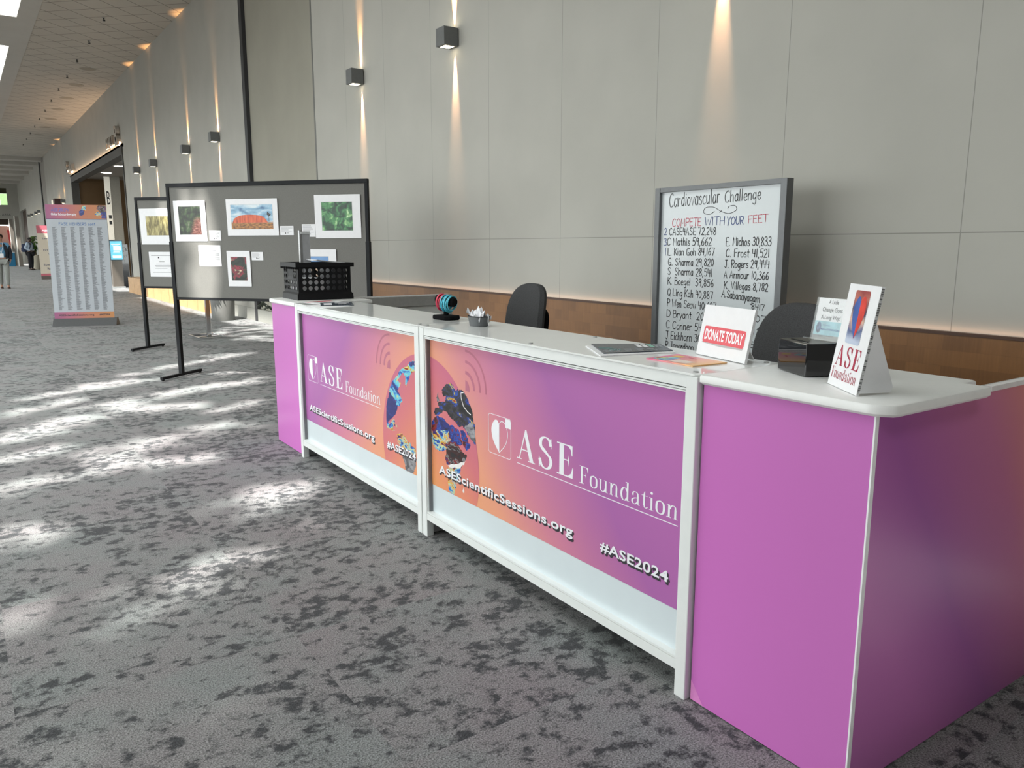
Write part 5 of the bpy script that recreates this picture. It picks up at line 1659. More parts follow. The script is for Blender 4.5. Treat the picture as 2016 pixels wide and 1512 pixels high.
mounted('small portrait mounted photo of a dark red flower on the large board', P1, R1, .716, 1.001, 1.024, 1.403, .763, .953, 1.090, 1.338, 'flower')
mounted('lower mounted desert photo partly hidden behind the black crate', P1, R1, 1.613, 2.019, 1.06, 1.42, 1.660, 1.929, 1.14, 1.347, 'desert')
mounted('mounted photo of dry grass on the rear board', P2_, R2, .065, .62, 1.475, 1.965, .165, .52, 1.60, 1.86, 'grass')

def paper_card(name, label, P, rz, s0, s1, z0, z1, cat, rows, dot=None, seed=0, group=None):
    w, h = s1 - s0, z1 - z0
    t = thing(name, label, cat, M=on_board(P, rz, (s0 + s1) / 2, (z0 + z1) / 2, -.0135) @ Matrix.Rotation(.015, 4, 'X'), group=group)
    MB().box(-w / 2, w / 2, -.001, .0012, -h / 2, h / 2).build('sheet', M_PAPER, t)
    m = MB()
    rn = random.Random(seed)
    for u0, u1, v, th in rows:
        m.face([(w * (u0 - .5), -.0014, h * (v - .5)), (w * (u1 - .5), -.0014, h * (v - .5)), (w * (u1 - .5), -.0014, h * (v - .5 + th)), (w * (u0 - .5), -.0014, h * (v - .5 + th))])
    m.build('printed_text', M_INKG, t)
    if dot:
        u, v, s = dot
        x, z = w * (u - .5), h * (v - .5)
        MB().face([(x, -.0016, z), (x + s, -.0016, z), (x + s, -.0016, z + s), (x, -.0016, z + s)]).build('printed_emblem', M_INK, t)
    return t
def para(n, seed, v1=.85, v0=.35, th=.022):
    rn = random.Random(seed)
    return [(.06, rn.uniform(.6, .94), v1 - (v1 - v0) * i / (n - 1), th) for i in range(n)] + [(.48, .66, .20, .05)]
G_ = 'small caption cards on the large board'
paper_card('caption_card', 'caption card to the lower right of the boardwalk photo', P1, R1, .511, .655, 1.510, 1.620, 'caption', para(7, 1), (.36, .16, .012), group=G_)
paper_card('caption_card', 'caption card at the lower right of the red rock photo', P1, R1, 1.375, 1.535, 1.566, 1.660, 'caption', para(6, 2), (.36, .16, .012), group=G_)
paper_card('caption_card', 'caption card touching the left of the green leaves photo', P1, R1, 1.633, 1.788, 1.548, 1.677, 'caption', para(8, 3), (.36, .16, .012), group=G_)
paper_card('caption_card', 'caption card beside the dark flower photo', P1, R1, 1.016, 1.156, 1.305, 1.392, 'caption', para(6, 4), (.40, .18, .012), group=G_)
pr = [(.28, .72, .80, .03), (.22, .78, .74, .018)] + [(.10, .93, .60 - .035 * i, .014) for i in range(4)] + [(.10, .93, .40 - .035 * i, .014) for i in range(4)]
paper_card('printed_sheet', 'white printed sheet low on the large board under the boardwalk photo', P1, R1, .361, .640, 1.237, 1.462, 'notice', pr)
pr = [(.08, .85, .84, .012), (.36, .56, .60, .02), (.25, .75, .50, .012), (.2, .8, .45, .012), (.22, .78, .40, .012), (.2, .65, .33, .012), (.1, .85, .17, .01)]
paper_card('printed_sheet', 'white printed sheet pinned below the dry grass photo on the rear board', P2_, R2, .165, .60, 1.03, 1.375, 'notice', pr, (.33, .74, .02))

# ------------------------------------------------------------------ chrome sign stand behind the large board
t = thing('sign_stand', 'chrome floor sign stand whose square base shows under the large board', 'sign stand', (3.19, 13.06, 0), .05)
M_CHROME = pmat('chrome', (.75, .76, .77, 1), .10, 1.0, var=.03)
MB().box(-.035, .035, -.02, .02, .02, 1.35, b=.004).build('post', M_CHROME, t)
m = MB()
m.box(-.21, .21, -.21, -.18, .0, .025, b=.003); m.box(-.21, .21, .40, .425, 0, .025, b=.003)
m.box(-.21, -.185, -.18, .40, 0, .025, b=.003); m.box(.185, .21, -.18, .40, 0, .025, b=.003); m.box(-.19, .19, -.03, .03, 0, .022)
m.build('base_frame', M_CHROME, t)
MB().box(-.28, .28, -.012, .012, 1.33, 2.0, b=.003).build('sign_frame', M_CHROME, t)

# ------------------------------------------------------------------ planter with leafy plant near the wall
def leaf_cluster(mb, c, d, n, L, W, rn):
    """palmate leaf: n drooping leaflets"""
    d = Vector(d).normalized()
    side = d.cross(Vector((0, 0, 1)))
    side = side.normalized() if side.length > .01 else Vector((1, 0, 0))
    for i in range(n):
        a = (i / (n - 1) - .5) * 2.6 if n > 1 else 0
        dd = (d * math.cos(a) + side * math.sin(a) + Vector((0, 0, -.55 - .3 * rn.random()))).normalized()
        l = L * rn.uniform(.75, 1.1)
        sd = dd.cross(Vector((0, 0, 1))).normalized()
        pts = [(0, .1), (.25, .9), (.55, 1), (.8, .6), (1, .0)]
        for (t0, w0), (t1, w1) in zip(pts[:-1], pts[1:]):
            p0 = c + dd * l * t0 + Vector((0, 0, -.12 * l * t0 * t0)); p1 = c + dd * l * t1 + Vector((0, 0, -.12 * l * t1 * t1))
            mb.face([p0 - sd * W * w0, p0 + sd * W * w0, p1 + sd * W * w1, p1 - sd * W * w1])
def plant(label, loc, pot_r, pot_h, potm, height, spread, n, leafm, seed, potname='round_planter', lw=.03, ll=.22, potlabel=None, droop=()):
    t = thing('potted_plant', label, 'plant', loc)
    prof = [(0, 0), (pot_r * .90, 0), (pot_r * .92, .02), (pot_r, pot_h - .01), (pot_r * .99, pot_h), (pot_r * .92, pot_h), (pot_r * .90, pot_h - .06), (0, pot_h - .06)]
    MB().lathe(prof, 40).build('planter', potm, t, smooth=True)
    MB().lathe([(0, pot_h - .055), (pot_r * .9, pot_h - .055)], 24).build('soil', pmat('soil', (.03, .022, .015, 1), .95, var=.4, scale=60, bump=.6), t)
    rn = random.Random(seed)
    st, lf = MB(), MB()
    for i in range(n):
        a, r = rn.uniform(0, 6.28), spread * math.sqrt(rn.random())
        h = pot_h + (height - pot_h) * rn.uniform(.35, 1)
        top = Vector((r * math.cos(a), r * math.sin(a), h))
        b0 = Vector((.35 * pot_r * math.cos(a * 3), .35 * pot_r * math.sin(a * 3), pot_h - .06))
        mid = b0.lerp(top, .6) + Vector((0, 0, .08))
        st.tube([b0, mid, top], [.010, .008, .005], 5)
        leaf_cluster(lf, top, (math.cos(a), math.sin(a), .25), rn.choice((5, 6, 7)), ll, lw, rn)
        if rn.random() < .7: leaf_cluster(lf, mid, (math.cos(a + 1), math.sin(a + 1), .2), 5, ll * .85, lw, rn)
    for p in droop:
        p = Vector(p)
        st.tube([Vector((0, 0, height * .7)), p + Vector((0, 0, .25)), p], [.008, .006, .004], 5)
        leaf_cluster(lf, p, (p.x, p.y, .1), 6, ll, lw, rn)
    st.build('stem', pmat('stem_brown', (.09, .07, .03, 1), .8), t)
    o = lf.build('foliage', leafm, t, merge=False, recalc=False)
    return t
M_LEAFD = pmat('dark_leaf', (.018, .035, .016, 1), .35, var=.3)
M_LEAFG = pmat('fresh_leaf', (.09, .20, .03, 1), .35, var=.4)
pp = thing
plant('grey round planter with dark leafy plant showing below the large photo board', (4.21, 16.02, 0), .235, .56, pmat('grey_planter', (.17, .17, .16, 1), .55, var=.05), 1.75, .26, 34, M_LEAFD, 3, ll=.17, droop=((-.30, -.05, .70), (-.34, -.18, .78), (-.38, -.26, .95), (-.30, -.30, 1.05), (-.42, -.20, 1.15), (-.36, -.08, .92)))
plant('dark leafy plant whose drooping leaves show left of the counter end', (4.2, 11.4, 0), .20, .45, pmat('grey_planter', (.33, .33, .31, 1), .55), 1.6, .22, 22, M_LEAFD, 13, ll=.15, droop=((-.04, 1.62, .48), (-.10, 1.45, .62), (.05, 1.8, .62), (-.02, 2.0, .52)))
# ------------------------------------------------------------------ timber bench along the wall
t = thing('timber_bench', 'low blond timber bench block along the wall behind the boards', 'bench', (4.37, 17.75, 0))
m = MB().box(0, .335, 0, 9.85, 0, .475)
m.build('bench_body', M_BENCH, t)
MB().box(-.004, .336, -.004, 9.86, .475, .487, b=.003).build('bench_top', pmat('blond_timber', (.6, .36, .16, 1), .4, var=.1, scale=5), t)
for i in range(1, 10):
    MB().box(-.0015, .001, .985 * i - .004, .985 * i + .004, .01, .475).build('joint_line', pmat('joint_brown', (.16, .08, .03, 1), .7), t)

# ------------------------------------------------------------------ floor signs
gradm = print_mat('sign_header_print', 0, 1.0, .0, .0, .0, [((v + 1) / 3, c) for v, c in ((-.1, srgb(140, 76, 130)), (.25, srgb(176, 98, 118)), (.6, srgb(190, 118, 92)), (1.05, srgb(196, 134, 80)))])
def floor_sign(label, a, b, top_z, board_z=.13, cat='floor sign'):
    a, b = Vector((a.x, a.y, 0)), Vector((b.x, b.y, 0))
    d = b - a
    t = thing('floor_sign', label, cat, a, math.atan2(d.y, d.x), 'standing conference signs')
    return t, d.length
a, b = on_z(107, 642), on_z(232, 639)
FW = (b - a).length
t, FW = floor_sign('tall FASE MEMBERS sign with columns of names standing on the carpet', a, b, 2.195)
lean = Matrix.Rotation(-.045, 4, 'X')
def fs(m): return m.xf(Matrix.Translation((0, 0, .0)) @ lean)
fs(MB().box(.02, FW - .045, -.004, .012, .13, 2.20)).build('board', pmat('sign_pale', (.45, .48, .52, 1), .5, var=.02), t)
bm_ = MB()
bm_.prism([(-.13, 0), (.20, 0), (.10, .135), (-.01, .135)], lambda p: (-.0, p[0], p[1]), lambda p: (FW, p[0], p[1]))
bm_.build('base', pmat('sign_base_grey', (.085, .087, .09, 1), .5), t)
y = -.0055
x0, x1 = .02, FW - .045
W_ = x1 - x0
fs(MB().face([(x0, y, 1.945), (x1, y, 1.945), (x1, y, 2.20), (x0, y, 2.20)])).build('header', gradm, t)
fs(MB().face([(x0, y, .135), (x1, y, .135), (x1, y, .25), (x0, y, .25)])).build('footer', gradm, t)
fs(MB().face([(x0, y - .0003, 1.935), (x1, y - .0003, 1.935), (x1, y - .0003, 1.948), (x0, y - .0003, 1.948)])).build('header_rule', pmat('rule_plum', srgb(96, 70, 110), .4), t)
def put(name, polys, mt, ya=y - .001):
    m = MB()
    place(m, polys, lambda p, s: (p.x, ya - s, p.y), 1e-6)
    fs(m).build(name, mt, t)
st_, w = strokes_text('ASE2024', 1.2)
pl = []
for p in st_: pl += ribbon(p, 0, 1.7)
put('blue_lettering', fit(pl, x0 + .09 * W_, x0 + .375 * W_, 2.075, 2.135), pmat('sign_blue', srgb(92, 112, 186), .4))
put('white_lettering', fit(sans_polys('Global Echocardiography', .02), x0 + .085 * W_, x0 + .50 * W_, 1.995, 2.05), M_LOGO)
st_, w = strokes_text('FASE MEMBERS cont.', 1.2)
pl = []
for p in st_: pl += ribbon(p, 0, 1.2)
put('title_lettering', fit(pl, x0 + .20 * W_, x0 + .81 * W_, 1.825, 1.885), pmat('sign_title_blue', srgb(66, 110, 170), .4))
put('footer_lettering', fit(sans_polys('ASEScientificSessions.org', .03), x0 + .07 * W_, x0 + .66 * W_, .17, .212) + fit(sans_polys('#ASE2024', .03), x0 + .75 * W_, x0 + .93 * W_, .175, .212), M_SHADOW)
rn = random.Random(9)
for c in range(6):
    m = MB()
    cx = x0 + W_ * (.085 + .148 * c)
    z = 1.79
    while z > .29:
        l = W_ * rn.uniform(.04, .085) * (1.4 if rn.random() < .05 else 1)
        m.face([(cx, y - .001, z), (cx + l, y - .001, z), (cx + l, y - .001, z + .0075), (cx, y - .001, z + .0075)])
        z -= .0135
    fs(m).build('name_column', pmat('name_grey', (.20, .205, .22, 1), .6), t)
for nm, mt, pts in (('globe_print', M_ECHO_NAVY, [(.545, .52), (.585, .66), (.64, .55), (.62, .30), (.585, .22), (.55, .25)]), ('globe_print', M_ECHO_CYAN, [(.585, .66), (.61, .9), (.66, .95), (.66, .6), (.64, .55)]), ('globe_print', M_ECHO_BROWN, [(.84, .75), (.87, .98), (.995, .98), (.995, .5), (.9, .45)]), ('globe_print', M_ECHO_MULTI, [(.80, .32), (.83, .5), (.9, .45), (.91, .3), (.86, .18)]), ('globe_print', M_ECHO_BLUE, [(.9, .45), (.995, .5), (.995, .02), (.91, .04), (.92, .2)])):
    fs(MB().face([(x0 + W_ * u, y - .001, 1.95 + .25 * v) for u, v in pts])).build(nm, mt, t)

a, b = on_z(82, 550), on_z(131, 549)
t, FW2 = floor_sign('cream directions sign half hidden behind the FASE MEMBERS sign', a, b, 2.3)
fs(MB().box(.0, FW2, -.004, .012, .10, 2.36)).build('board', pmat('sign_cream', (.62, .56, .46, 1), .5, var=.02), t)
MB().prism([(-.10, 0), (.16, 0), (.10, .14), (-.02, .14)], lambda p: (0, p[0], p[1]), lambda p: (FW2, p[0], p[1])).build('base', pmat('sign_base_brown', (.09, .075, .07, 1), .5), t)
fs(MB().face([(0, y, 2.02), (FW2, y, 2.02), (FW2, y, 2.36), (0, y, 2.36)])).build('header', pmat('sign_rose', srgb(186, 96, 110), .4), t)
fs(MB().face([(0, y, .14), (FW2, y, .14), (FW2, y, .25), (0, y, .25)])).build('footer', pmat('sign_rose', srgb(186, 96, 110), .4), t)
m = MB()
for s_, u0, u1, z in (('Learning Lab', .20, .95, 1.74), ('DIY Poster', .19, .80, 1.23), ('Viewing', .36, .86, 1.05), ('Speaker', .14, .72, .58), ('Room', .28, .66, .42)):
    place(m, fit(sans_polys(s_, .01), FW2 * u0, FW2 * u1, z, z + .10), lambda p, s: (p.x, y - .001 - s, p.y), 1e-6)
fs(m).build('lettering', pmat('sign_text_navy', (.05, .06, .12, 1), .5), t)
m = MB()
place(m, fit(sans_polys('ASE2024', .02), FW2 * .2, FW2 * .8, 2.10, 2.17), lambda p, s: (p.x, y - .001 - s, p.y), 1e-6)
fs(m).build('header_lettering', M_LOGO, t)

# ------------------------------------------------------------------ lobby: pillar, kiosk, black cabinet, raised letters
t = thing('lobby_pillar', 'square pale pillar carrying a white B sign inside the lobby opening', 'pillar', (6.02, 40.9, 0))
MB().box(.02, .44, -.02, .42, 0, 4.62).build('shaft', pmat('pillar_grey', (.34, .33, .29, 1), .8), t)
sg = MB().box(-.22, .02, -.05, -.02, 1.75, 4.60).build('sign_panel', pmat('lit_sign', (.8, .78, .70, 1), .5, emit=(1, .95, .82, 1), estr=.12), t)
m = MB()
place(m, fit(sans_polys('B'), -.16, -.02, 3.35, 3.95), lambda p, s: (p.x, -.052 - s, p.y), 1e-6)
for z in (2.72, 2.45): m.face([(-.14, -.052, z), (-.02, -.052, z), (-.02, -.052, z + .16), (-.14, -.052, z + .16)])
m.build('lettering', M_INK, sg)
kx0, kx1 = on_y(214, 475, 30.6).x, on_y(240, 476, 30.6).x
t = thing('info_kiosk', 'screen kiosk with blue display by the lobby opening behind the members sign', 'kiosk', ((kx0 + kx1) / 2, 30.6, 0))
hw = (kx1 - kx0) / 2
MB().box(-hw * .85, hw * .8, -.02, .22, .04, 1.15, b=.01).build('cabinet', pmat('kiosk_brown', (.10, .085, .07, 1), .4), t)
MB().box(-hw, hw, -.05, .25, 0, .05, b=.01).build('base', M_ALU, t)
zt, zb = on_y(230, 475, 30.6).z, on_y(230, 511, 30.6).z
MB().box(-hw, hw, -.06, -.01, zb - .02, zt + .03, b=.006).build('screen_frame', pmat('kiosk_frame', (.06, .09, .11, 1), .4), t)
sc_ = MB().face([(-hw + .02, -.062, zb), (hw - .02, -.062, zb), (hw - .02, -.062, zt), (-hw + .02, -.062, zt)]).build('screen', pmat('kiosk_screen', (.05, .22, .32, 1), .2, var=.3, scale=2, emit=(.16, .48, .62, 1), estr=.55), t)
m = MB()
for z0, z1, u0, u1 in ((.82, .86, -.8, .7), (.74, .77, -.7, .4), (.42, .45, -.5, .5), (.36, .38, -.6, .6), (.1, .22, -.7, .8)):
    m.face([(hw * u0 * .9, -.064, zb + (zt - zb) * z0), (hw * u1 * .9, -.064, zb + (zt - zb) * z0), (hw * u1 * .9, -.064, zb + (zt - zb) * z1), (hw * u0 * .9, -.064, zb + (zt - zb) * z1)])
m.face([(-.09, -.064, zb + (zt - zb) * .5), (.14, -.064, zb + (zt - zb) * .5), (.14, -.064, zb + (zt - zb) * .74), (-.09, -.064, zb + (zt - zb) * .74)])
m.build('screen_content', pmat('screen_white', (.7, .75, .78, 1), .4, emit=(.8, .9, .95, 1), estr=.5), sc_)
cx0, cx1 = on_y(242, 568, 31.2).x, on_y(258, 568, 31.2).x
t = thing('black_cabinet', 'tall black decorated cabinet standing beside the lobby opening', 'cabinet', ((cx0 + cx1) / 2, 31.2, 0))
hw = (cx1 - cx0) / 2
zt = on_y(250, 481, 31.2).z
MB().box(-hw, hw, -.02, .4, .02, zt, b=.01).build('body', M_GLOSSBLK, t)
MB().box(-hw, hw, -.025, .4, 0, .04).build('plinth', M_BLACKP, t)
m = MB()
rn = random.Random(6)
for i in range(16):
    x, z, r = rn.uniform(-hw * .8, hw * .8), rn.uniform(zt * .55, zt * .92), rn.choice((.02, .03, .05))
    m.lathe([(r * .6, 0), (r, 0)], 10)
    for j in range(len(m.v) - 20, len(m.v)): m.v[j] = (m.v[j][0] + x, -.022, m.v[j][1] + z)
m.build('circle_pattern', pmat('cab_grey', (.16, .17, .16, 1), .5), t)

def raised(label, polys, Y0, z0, scale, mt):
    m = MB()
    for P in polys:
        pts = [(p.x * scale, p.y * scale) for p in P]
        ar = sum(pts[i - 1][0] * pts[i][1] - pts[i][0] * pts[i - 1][1] for i in range(len(pts)))
        if ar < 0: pts = pts[::-1]
        m.prism(pts, lambda p: (-.13, -p[0], p[1]), lambda p: (-.003, -p[0], p[1]))
    o = m.build('raised_letters', mt, None)
    o.location = (WX, Y0, z0)
    return tag(o, label, 'wall lettering', 'chrome letters above the lobby opening')
M_CHL = pmat('chrome_letters', (.62, .58, .54, 1), .18, .9)
big_b, hall = fit(sans_polys('B', .02), 0, .46, 0, .62), fit(sans_polys('HALL', .015), 0, 1.55, 0, .34)
raised('large chrome letter B above the right corner of the lobby opening', big_b, 29.35, 4.72, 1.0, M_CHL)
raised('small chrome word left of the large B above the lobby opening', hall, 31.15, 4.78, 1.0, M_CHL)
raised('large chrome letter above the left corner of the lobby opening', big_b, 43.5, 4.80, 1.0, M_CHL)
raised('small chrome word above the left end of the lobby opening', hall, 42.6, 4.80, 1.0, M_CHL)
bx_ = MB().box(-.35, 0, -.4, .4, 3.3, 3.9).build('wall_box', pmat('box_brown', (.075, .035, .03, 1), .6), None)
bx_.location = (WX, 47.9, 0)
tag(bx_, 'dark brown wall box just above the FASE MEMBERS sign', 'wall box')
bx_ = MB().box(-.36, -.02, -.9, -.41, 3.35, 3.85).build('exit_lamp', pmat('exit_white', (.8, .76, .62, 1), .5, emit=(1, .9, .7, 1), estr=.3), None)
bx_.location = (WX, 49.4, 0)
tag(bx_, 'small pale lit box beside the dark brown wall box', 'light')

# ------------------------------------------------------------------ ceiling fittings
for i in range(12):
    Yc = 21.37 + 2.53 * i
    t = thing('sprinkler', 'black pendent sprinkler in the long row under the tiled ceiling', 'sprinkler', (3.335, Yc, CZ), group='row of ceiling sprinklers')
    m = MB().tube([(0, 0, 0), (0, 0, -.045)], .014, 8); m.lathe([(0, -.075), (.032, -.072), (.030, -.060)], 10); m.tube([(0, 0, -.04), (.028, .0, -.055), (0, 0, -.075)], .006, 6)
    m.build('head', M_DARK, t)
    MB().lathe([(0, -.004), (.04, -.004), (.045, 0)], 12).build('escutcheon', M_ALUD, t)
for i in range(7):
    Yc = 27.6 + 2.85 * i
    t = thing('ceiling_speaker', 'flat round grille in the row beside the sprinklers', 'ceiling speaker', (3.75, Yc, CZ), group='row of round ceiling grilles')
    MB().lathe([(0, -.012), (.19, -.010), (.2, -.006)], 24).build('grille', pmat('grille_tan', (.33, .30, .25, 1), .7), t)
    MB().lathe([(.2, -.008), (.225, -.012), (.235, 0)], 24).build('ring', pmat('grille_ring', (.40, .37, .32, 1), .7), t)

# ------------------------------------------------------------------ far end: posts, poster, table, far plant
for (xa, xb, yt, Y, lab) in ((24, 32, 431, 70.0, 'left grey sign pillar at the far end of the hall'), (35, 44, 426, 66.0, 'right grey sign pillar at the far end of the hall')):
    A, B = on_y(xa, 500, Y), on_y(xb, 500, Y)
    zt = on_y(xa, yt, Y).z
    w = B.x - A.x
    t = thing('sign_pillar', lab, 'pillar', (A.x, Y, 0), group='far sign pillars')
    MB().box(.14 * w, w, 0, w, 0.02, zt, b=.01).build('shaft', pmat('pillar_taupe', (.16, .14, .12, 1), .6), t)
    MB().box(0, .14 * w, 0, .2, 0.02, zt).build('edge_strip', pmat('pillar_sunlit_edge', (.75, .72, .66, 1), .5), t)  # pale strip paints sunlight on the pillar's left edge
    MB().box(-.02, w + .02, -.02, w + .02, 0, .03).build('base', M_ALUD, t)
A, B = on_y(6, 470, FY + 1.5), on_y(24, 470, FY + 1.5)
t = thing('poster_wall', 'pink and red poster display beyond the far opening', 'poster', (A.x, FY + 1.5, 0))
MB().box(-1.2, B.x - A.x, 0, .06, .3, 3.2).build('panel', pmat('poster_pink', (.42, .22, .18, 1), .6, var=.2, scale=1), t)
MB().face([(.45, -.005, 1.6), (1.0, -.005, 1.6), (1.0, -.005, 2.7), (.35, -.005, 2.9)]).build('red_figure', pmat('poster_red', (.36, .02, .02, 1), .5, var=.3, scale=3), t)
MB().box(-.7, B.x - A.x, 0, .05, 0, .3).build('stand', M_ALUD, t)
p = on_z(28, 511)
t = thing('draped_table', 'table with blue cloth far down the hall by the sign pillars', 'table', (3.6, 68.5, 0))
MB().box(-.85, -.2, 0, .7, .0, 1.0, b=.02).build('blue_cloth', pmat('blue_cloth', (.02, .16, .30, 1), .8), t)
MB().box(-.87, -.18, -.02, .72, 1.0, 1.03).build('tabletop', M_WHITE, t)
# far text on the beam
m = MB()
place(m, fit(sans_polys('AREA, AREA', .0), 2.6, 4.05, 4.0, 4.22), lambda p, s: (p.x, FY - .01 - s, p.y), 1e-5)
o = m.build('wall_lettering', pmat('far_letter_grey', (.10, .10, .10, 1), .6), None)
tag(o, 'grey lettering on the far end wall above the opening', 'wall lettering')
p = on_z(75, 524)
plant('leafy green plant in a cream planter beyond the man with the backpack', (on_y(70, 515, 58.6).x, 58.6, 0), .27, .92, pmat('cream_planter', (.55, .50, .40, 1), .6), 2.1, .22, 40, M_LEAFG, 5, lw=.05, ll=.20)

# ------------------------------------------------------------------ the two people far down the hall
def skin_mesh(name, verts, edges, radii, mt, parent, sub=2, flat=1.0):
    me = bpy.data.meshes.new(name)
    me.from_pydata([tuple(v) for v in verts], edges, [])
    o = bpy.data.objects.new(name, me)
    COL.objects.link(o)
    o.modifiers.new('skin', 'SKIN').use_smooth_shade = True
    for i, r in enumerate(radii):
        sv = me.skin_vertices[0].data[i]
        sv.radius = (r, r) if not isinstance(r, tuple) else r
        sv.use_root = i == 0
    o.modifiers.new('sub', 'SUBSURF').levels = sub
    o.modifiers['sub'].render_levels = sub
    dg = bpy.context.evaluated_depsgraph_get()
    nm = bpy.data.meshes.new_from_object(o.evaluated_get(dg))
    bpy.data.objects.remove(o)
    nm.name = name
    nm.materials.clear()
    nm.materials.append(mt)
    nm.polygons.foreach_set('use_smooth', [True] * len(nm.polygons))
    ob = bpy.data.objects.new(name, nm)
    COL.objects.link(ob)
    ob.parent = parent
    return ob
def person(label, loc, rz, H, J, skin, shirt, trousers, shoes, hairm, hair_r, jacket=None):
    """J: joints in a 1.80 m figure facing -y"""
    t = thing('person', label, 'person', loc, rz)
    t.scale = (H / 1.80,) * 3
    V = {k: Vector(v) for k, v in J.items()}
    names = ['pelvis', 'waist', 'chest', 'neck0', 'neck1', 'head', 'crown', 'shL', 'elL', 'wrL', 'paL', 'shR', 'elR', 'wrR', 'paR', 'hipL', 'knL', 'anL', 'toL', 'hipR', 'knR', 'anR', 'toR']
    rad = {'pelvis': (.15, .11), 'waist': (.14, .105), 'chest': (.165, .115), 'neck0': .06, 'neck1': .055, 'head': (.075, .092), 'crown': (.06, .07), 'sh': .062, 'el': .042, 'wr': .028, 'pa': (.036, .018), 'hip': .088, 'kn': .058, 'an': .038, 'to': .034}
    vs_ = [V[n] for n in names]
    rs = [rad.get(n, rad.get(n[:-1])) for n in names]
    ix = {n: i for i, n in enumerate(names)}
    ed = [(ix[a], ix[b]) for a, b in (('pelvis', 'waist'), ('waist', 'chest'), ('chest', 'neck0'), ('neck0', 'neck1'), ('neck1', 'head'), ('head', 'crown'), ('chest', 'shL'), ('shL', 'elL'), ('elL', 'wrL'), ('wrL', 'paL'), ('chest', 'shR'), ('shR', 'elR'), ('elR', 'wrR'), ('wrR', 'paR'),
          ('pelvis', 'hipL'), ('hipL', 'knL'), ('knL', 'anL'), ('anL', 'toL'), ('pelvis', 'hipR'), ('hipR', 'knR'), ('knR', 'anR'), ('anR', 'toR'))]
    for s in 'LR':   # five fingers each
        w, p = V['wr' + s], V['pa' + s]
        d = (p - w).normalized()
        fwd = Vector((0, -1, 0)) - d * d.dot(Vector((0, -1, 0)))
        fwd = fwd.normalized() if fwd.length > .01 else Vector((1, 0, 0))
        curl = d.cross(fwd)
        for k_, (o_, l) in enumerate(((-.027, .062), (-.009, .074), (.009, .078), (.027, .070))):
            b = p + fwd * o_ + d * .012
            m1, m2 = b + d * l * .5, b + d * l * .8 + curl * .02 * (1 if s == 'L' else -1)
            i0 = len(vs_)
            vs_ += [b, m1, m2]; rs += [.0095, .0085, .007]
            ed += [(ix['pa' + s], i0), (i0, i0 + 1), (i0 + 1, i0 + 2)]
        b = w.lerp(p, .55) + fwd * .034
        i0 = len(vs_)
        vs_ += [b, b + d * .035 + fwd * .022]; rs += [.011, .0085]
        ed += [(ix['pa' + s], i0), (i0, i0 + 1)]
    body = skin_mesh('body', vs_, ed, rs, skin, t)
    hd = V['head']
    f = Vector(J['face']).normalized()
    rt = f.cross(Vector((0, 0, 1))).normalized()
    m = MB()
    m.ball(hd + f * .098 + Vector((0, 0, -.012)), (.014, .018, .022), 8, 6)
    m.build('nose', skin, t, smooth=True)
    for s in (-1, 1):
        MB().ball(hd + f * .082 + rt * .033 * s + Vector((0, 0, .022)), .011, 8, 6).build('eye', pmat('eye_dark', (.02, .015, .012, 1), .3), t)
        MB().ball(hd + rt * .082 * s + Vector((0, 0, .0)), (.014, .02, .032), 8, 6).build('ear', skin, t, smooth=True)
    MB().ball(hd + f * .083 + Vector((0, 0, -.052)), (.024, .012, .007), 8, 6).build('mouth', pmat('lip', (.22, .07, .06, 1), .5), t)
    if hairm:
        c = hd - f * .014 + Vector((0, 0, .045))
        hm = MB().ball(c, hair_r, 20, 12)
        fc = [q for q in hm.f]
        hm.f = [q for q in hm.f if not (sum((Vector(hm.v[i]) - c).dot(f) for i in q) / len(q) > hair_r[0] * .55 and sum(hm.v[i][2] for i in q) / len(q) < c.z + .035) and sum(hm.v[i][2] for i in q) / len(q) > c.z - .09]
        hm.mi = [0] * len(hm.f)
        hm.build('hair', hairm, t, smooth=True)
    def garment(name, keys, edges, grow, mt):
        idx = {k_: i for i, k_ in enumerate(keys)}
        out = []
        for k_ in keys:
            r = rad.get(k_, rad.get(k_[:-1]))
            out.append(tuple(a + grow for a in r) if isinstance(r, tuple) else r + grow)
        return skin_mesh(name, [V[k_] for k_ in keys], [(idx[a], idx[b]) for a, b in edges], out, mt, t)
    garment('trousers', ['pelvis', 'hipL', 'knL', 'anL', 'hipR', 'knR', 'anR'], [('pelvis', 'hipL'), ('hipL', 'knL'), ('knL', 'anL'), ('pelvis', 'hipR'), ('hipR', 'knR'), ('knR', 'anR')], .022, trousers)
    garment('shirt', ['pelvis', 'waist', 'chest', 'neck0', 'shL', 'elL', 'wrL', 'shR', 'elR', 'wrR'], [('pelvis', 'waist'), ('waist', 'chest'), ('chest', 'neck0'), ('chest', 'shL'), ('shL', 'elL'), ('elL', 'wrL'), ('chest', 'shR'), ('shR', 'elR'), ('elR', 'wrR')], .016, shirt)
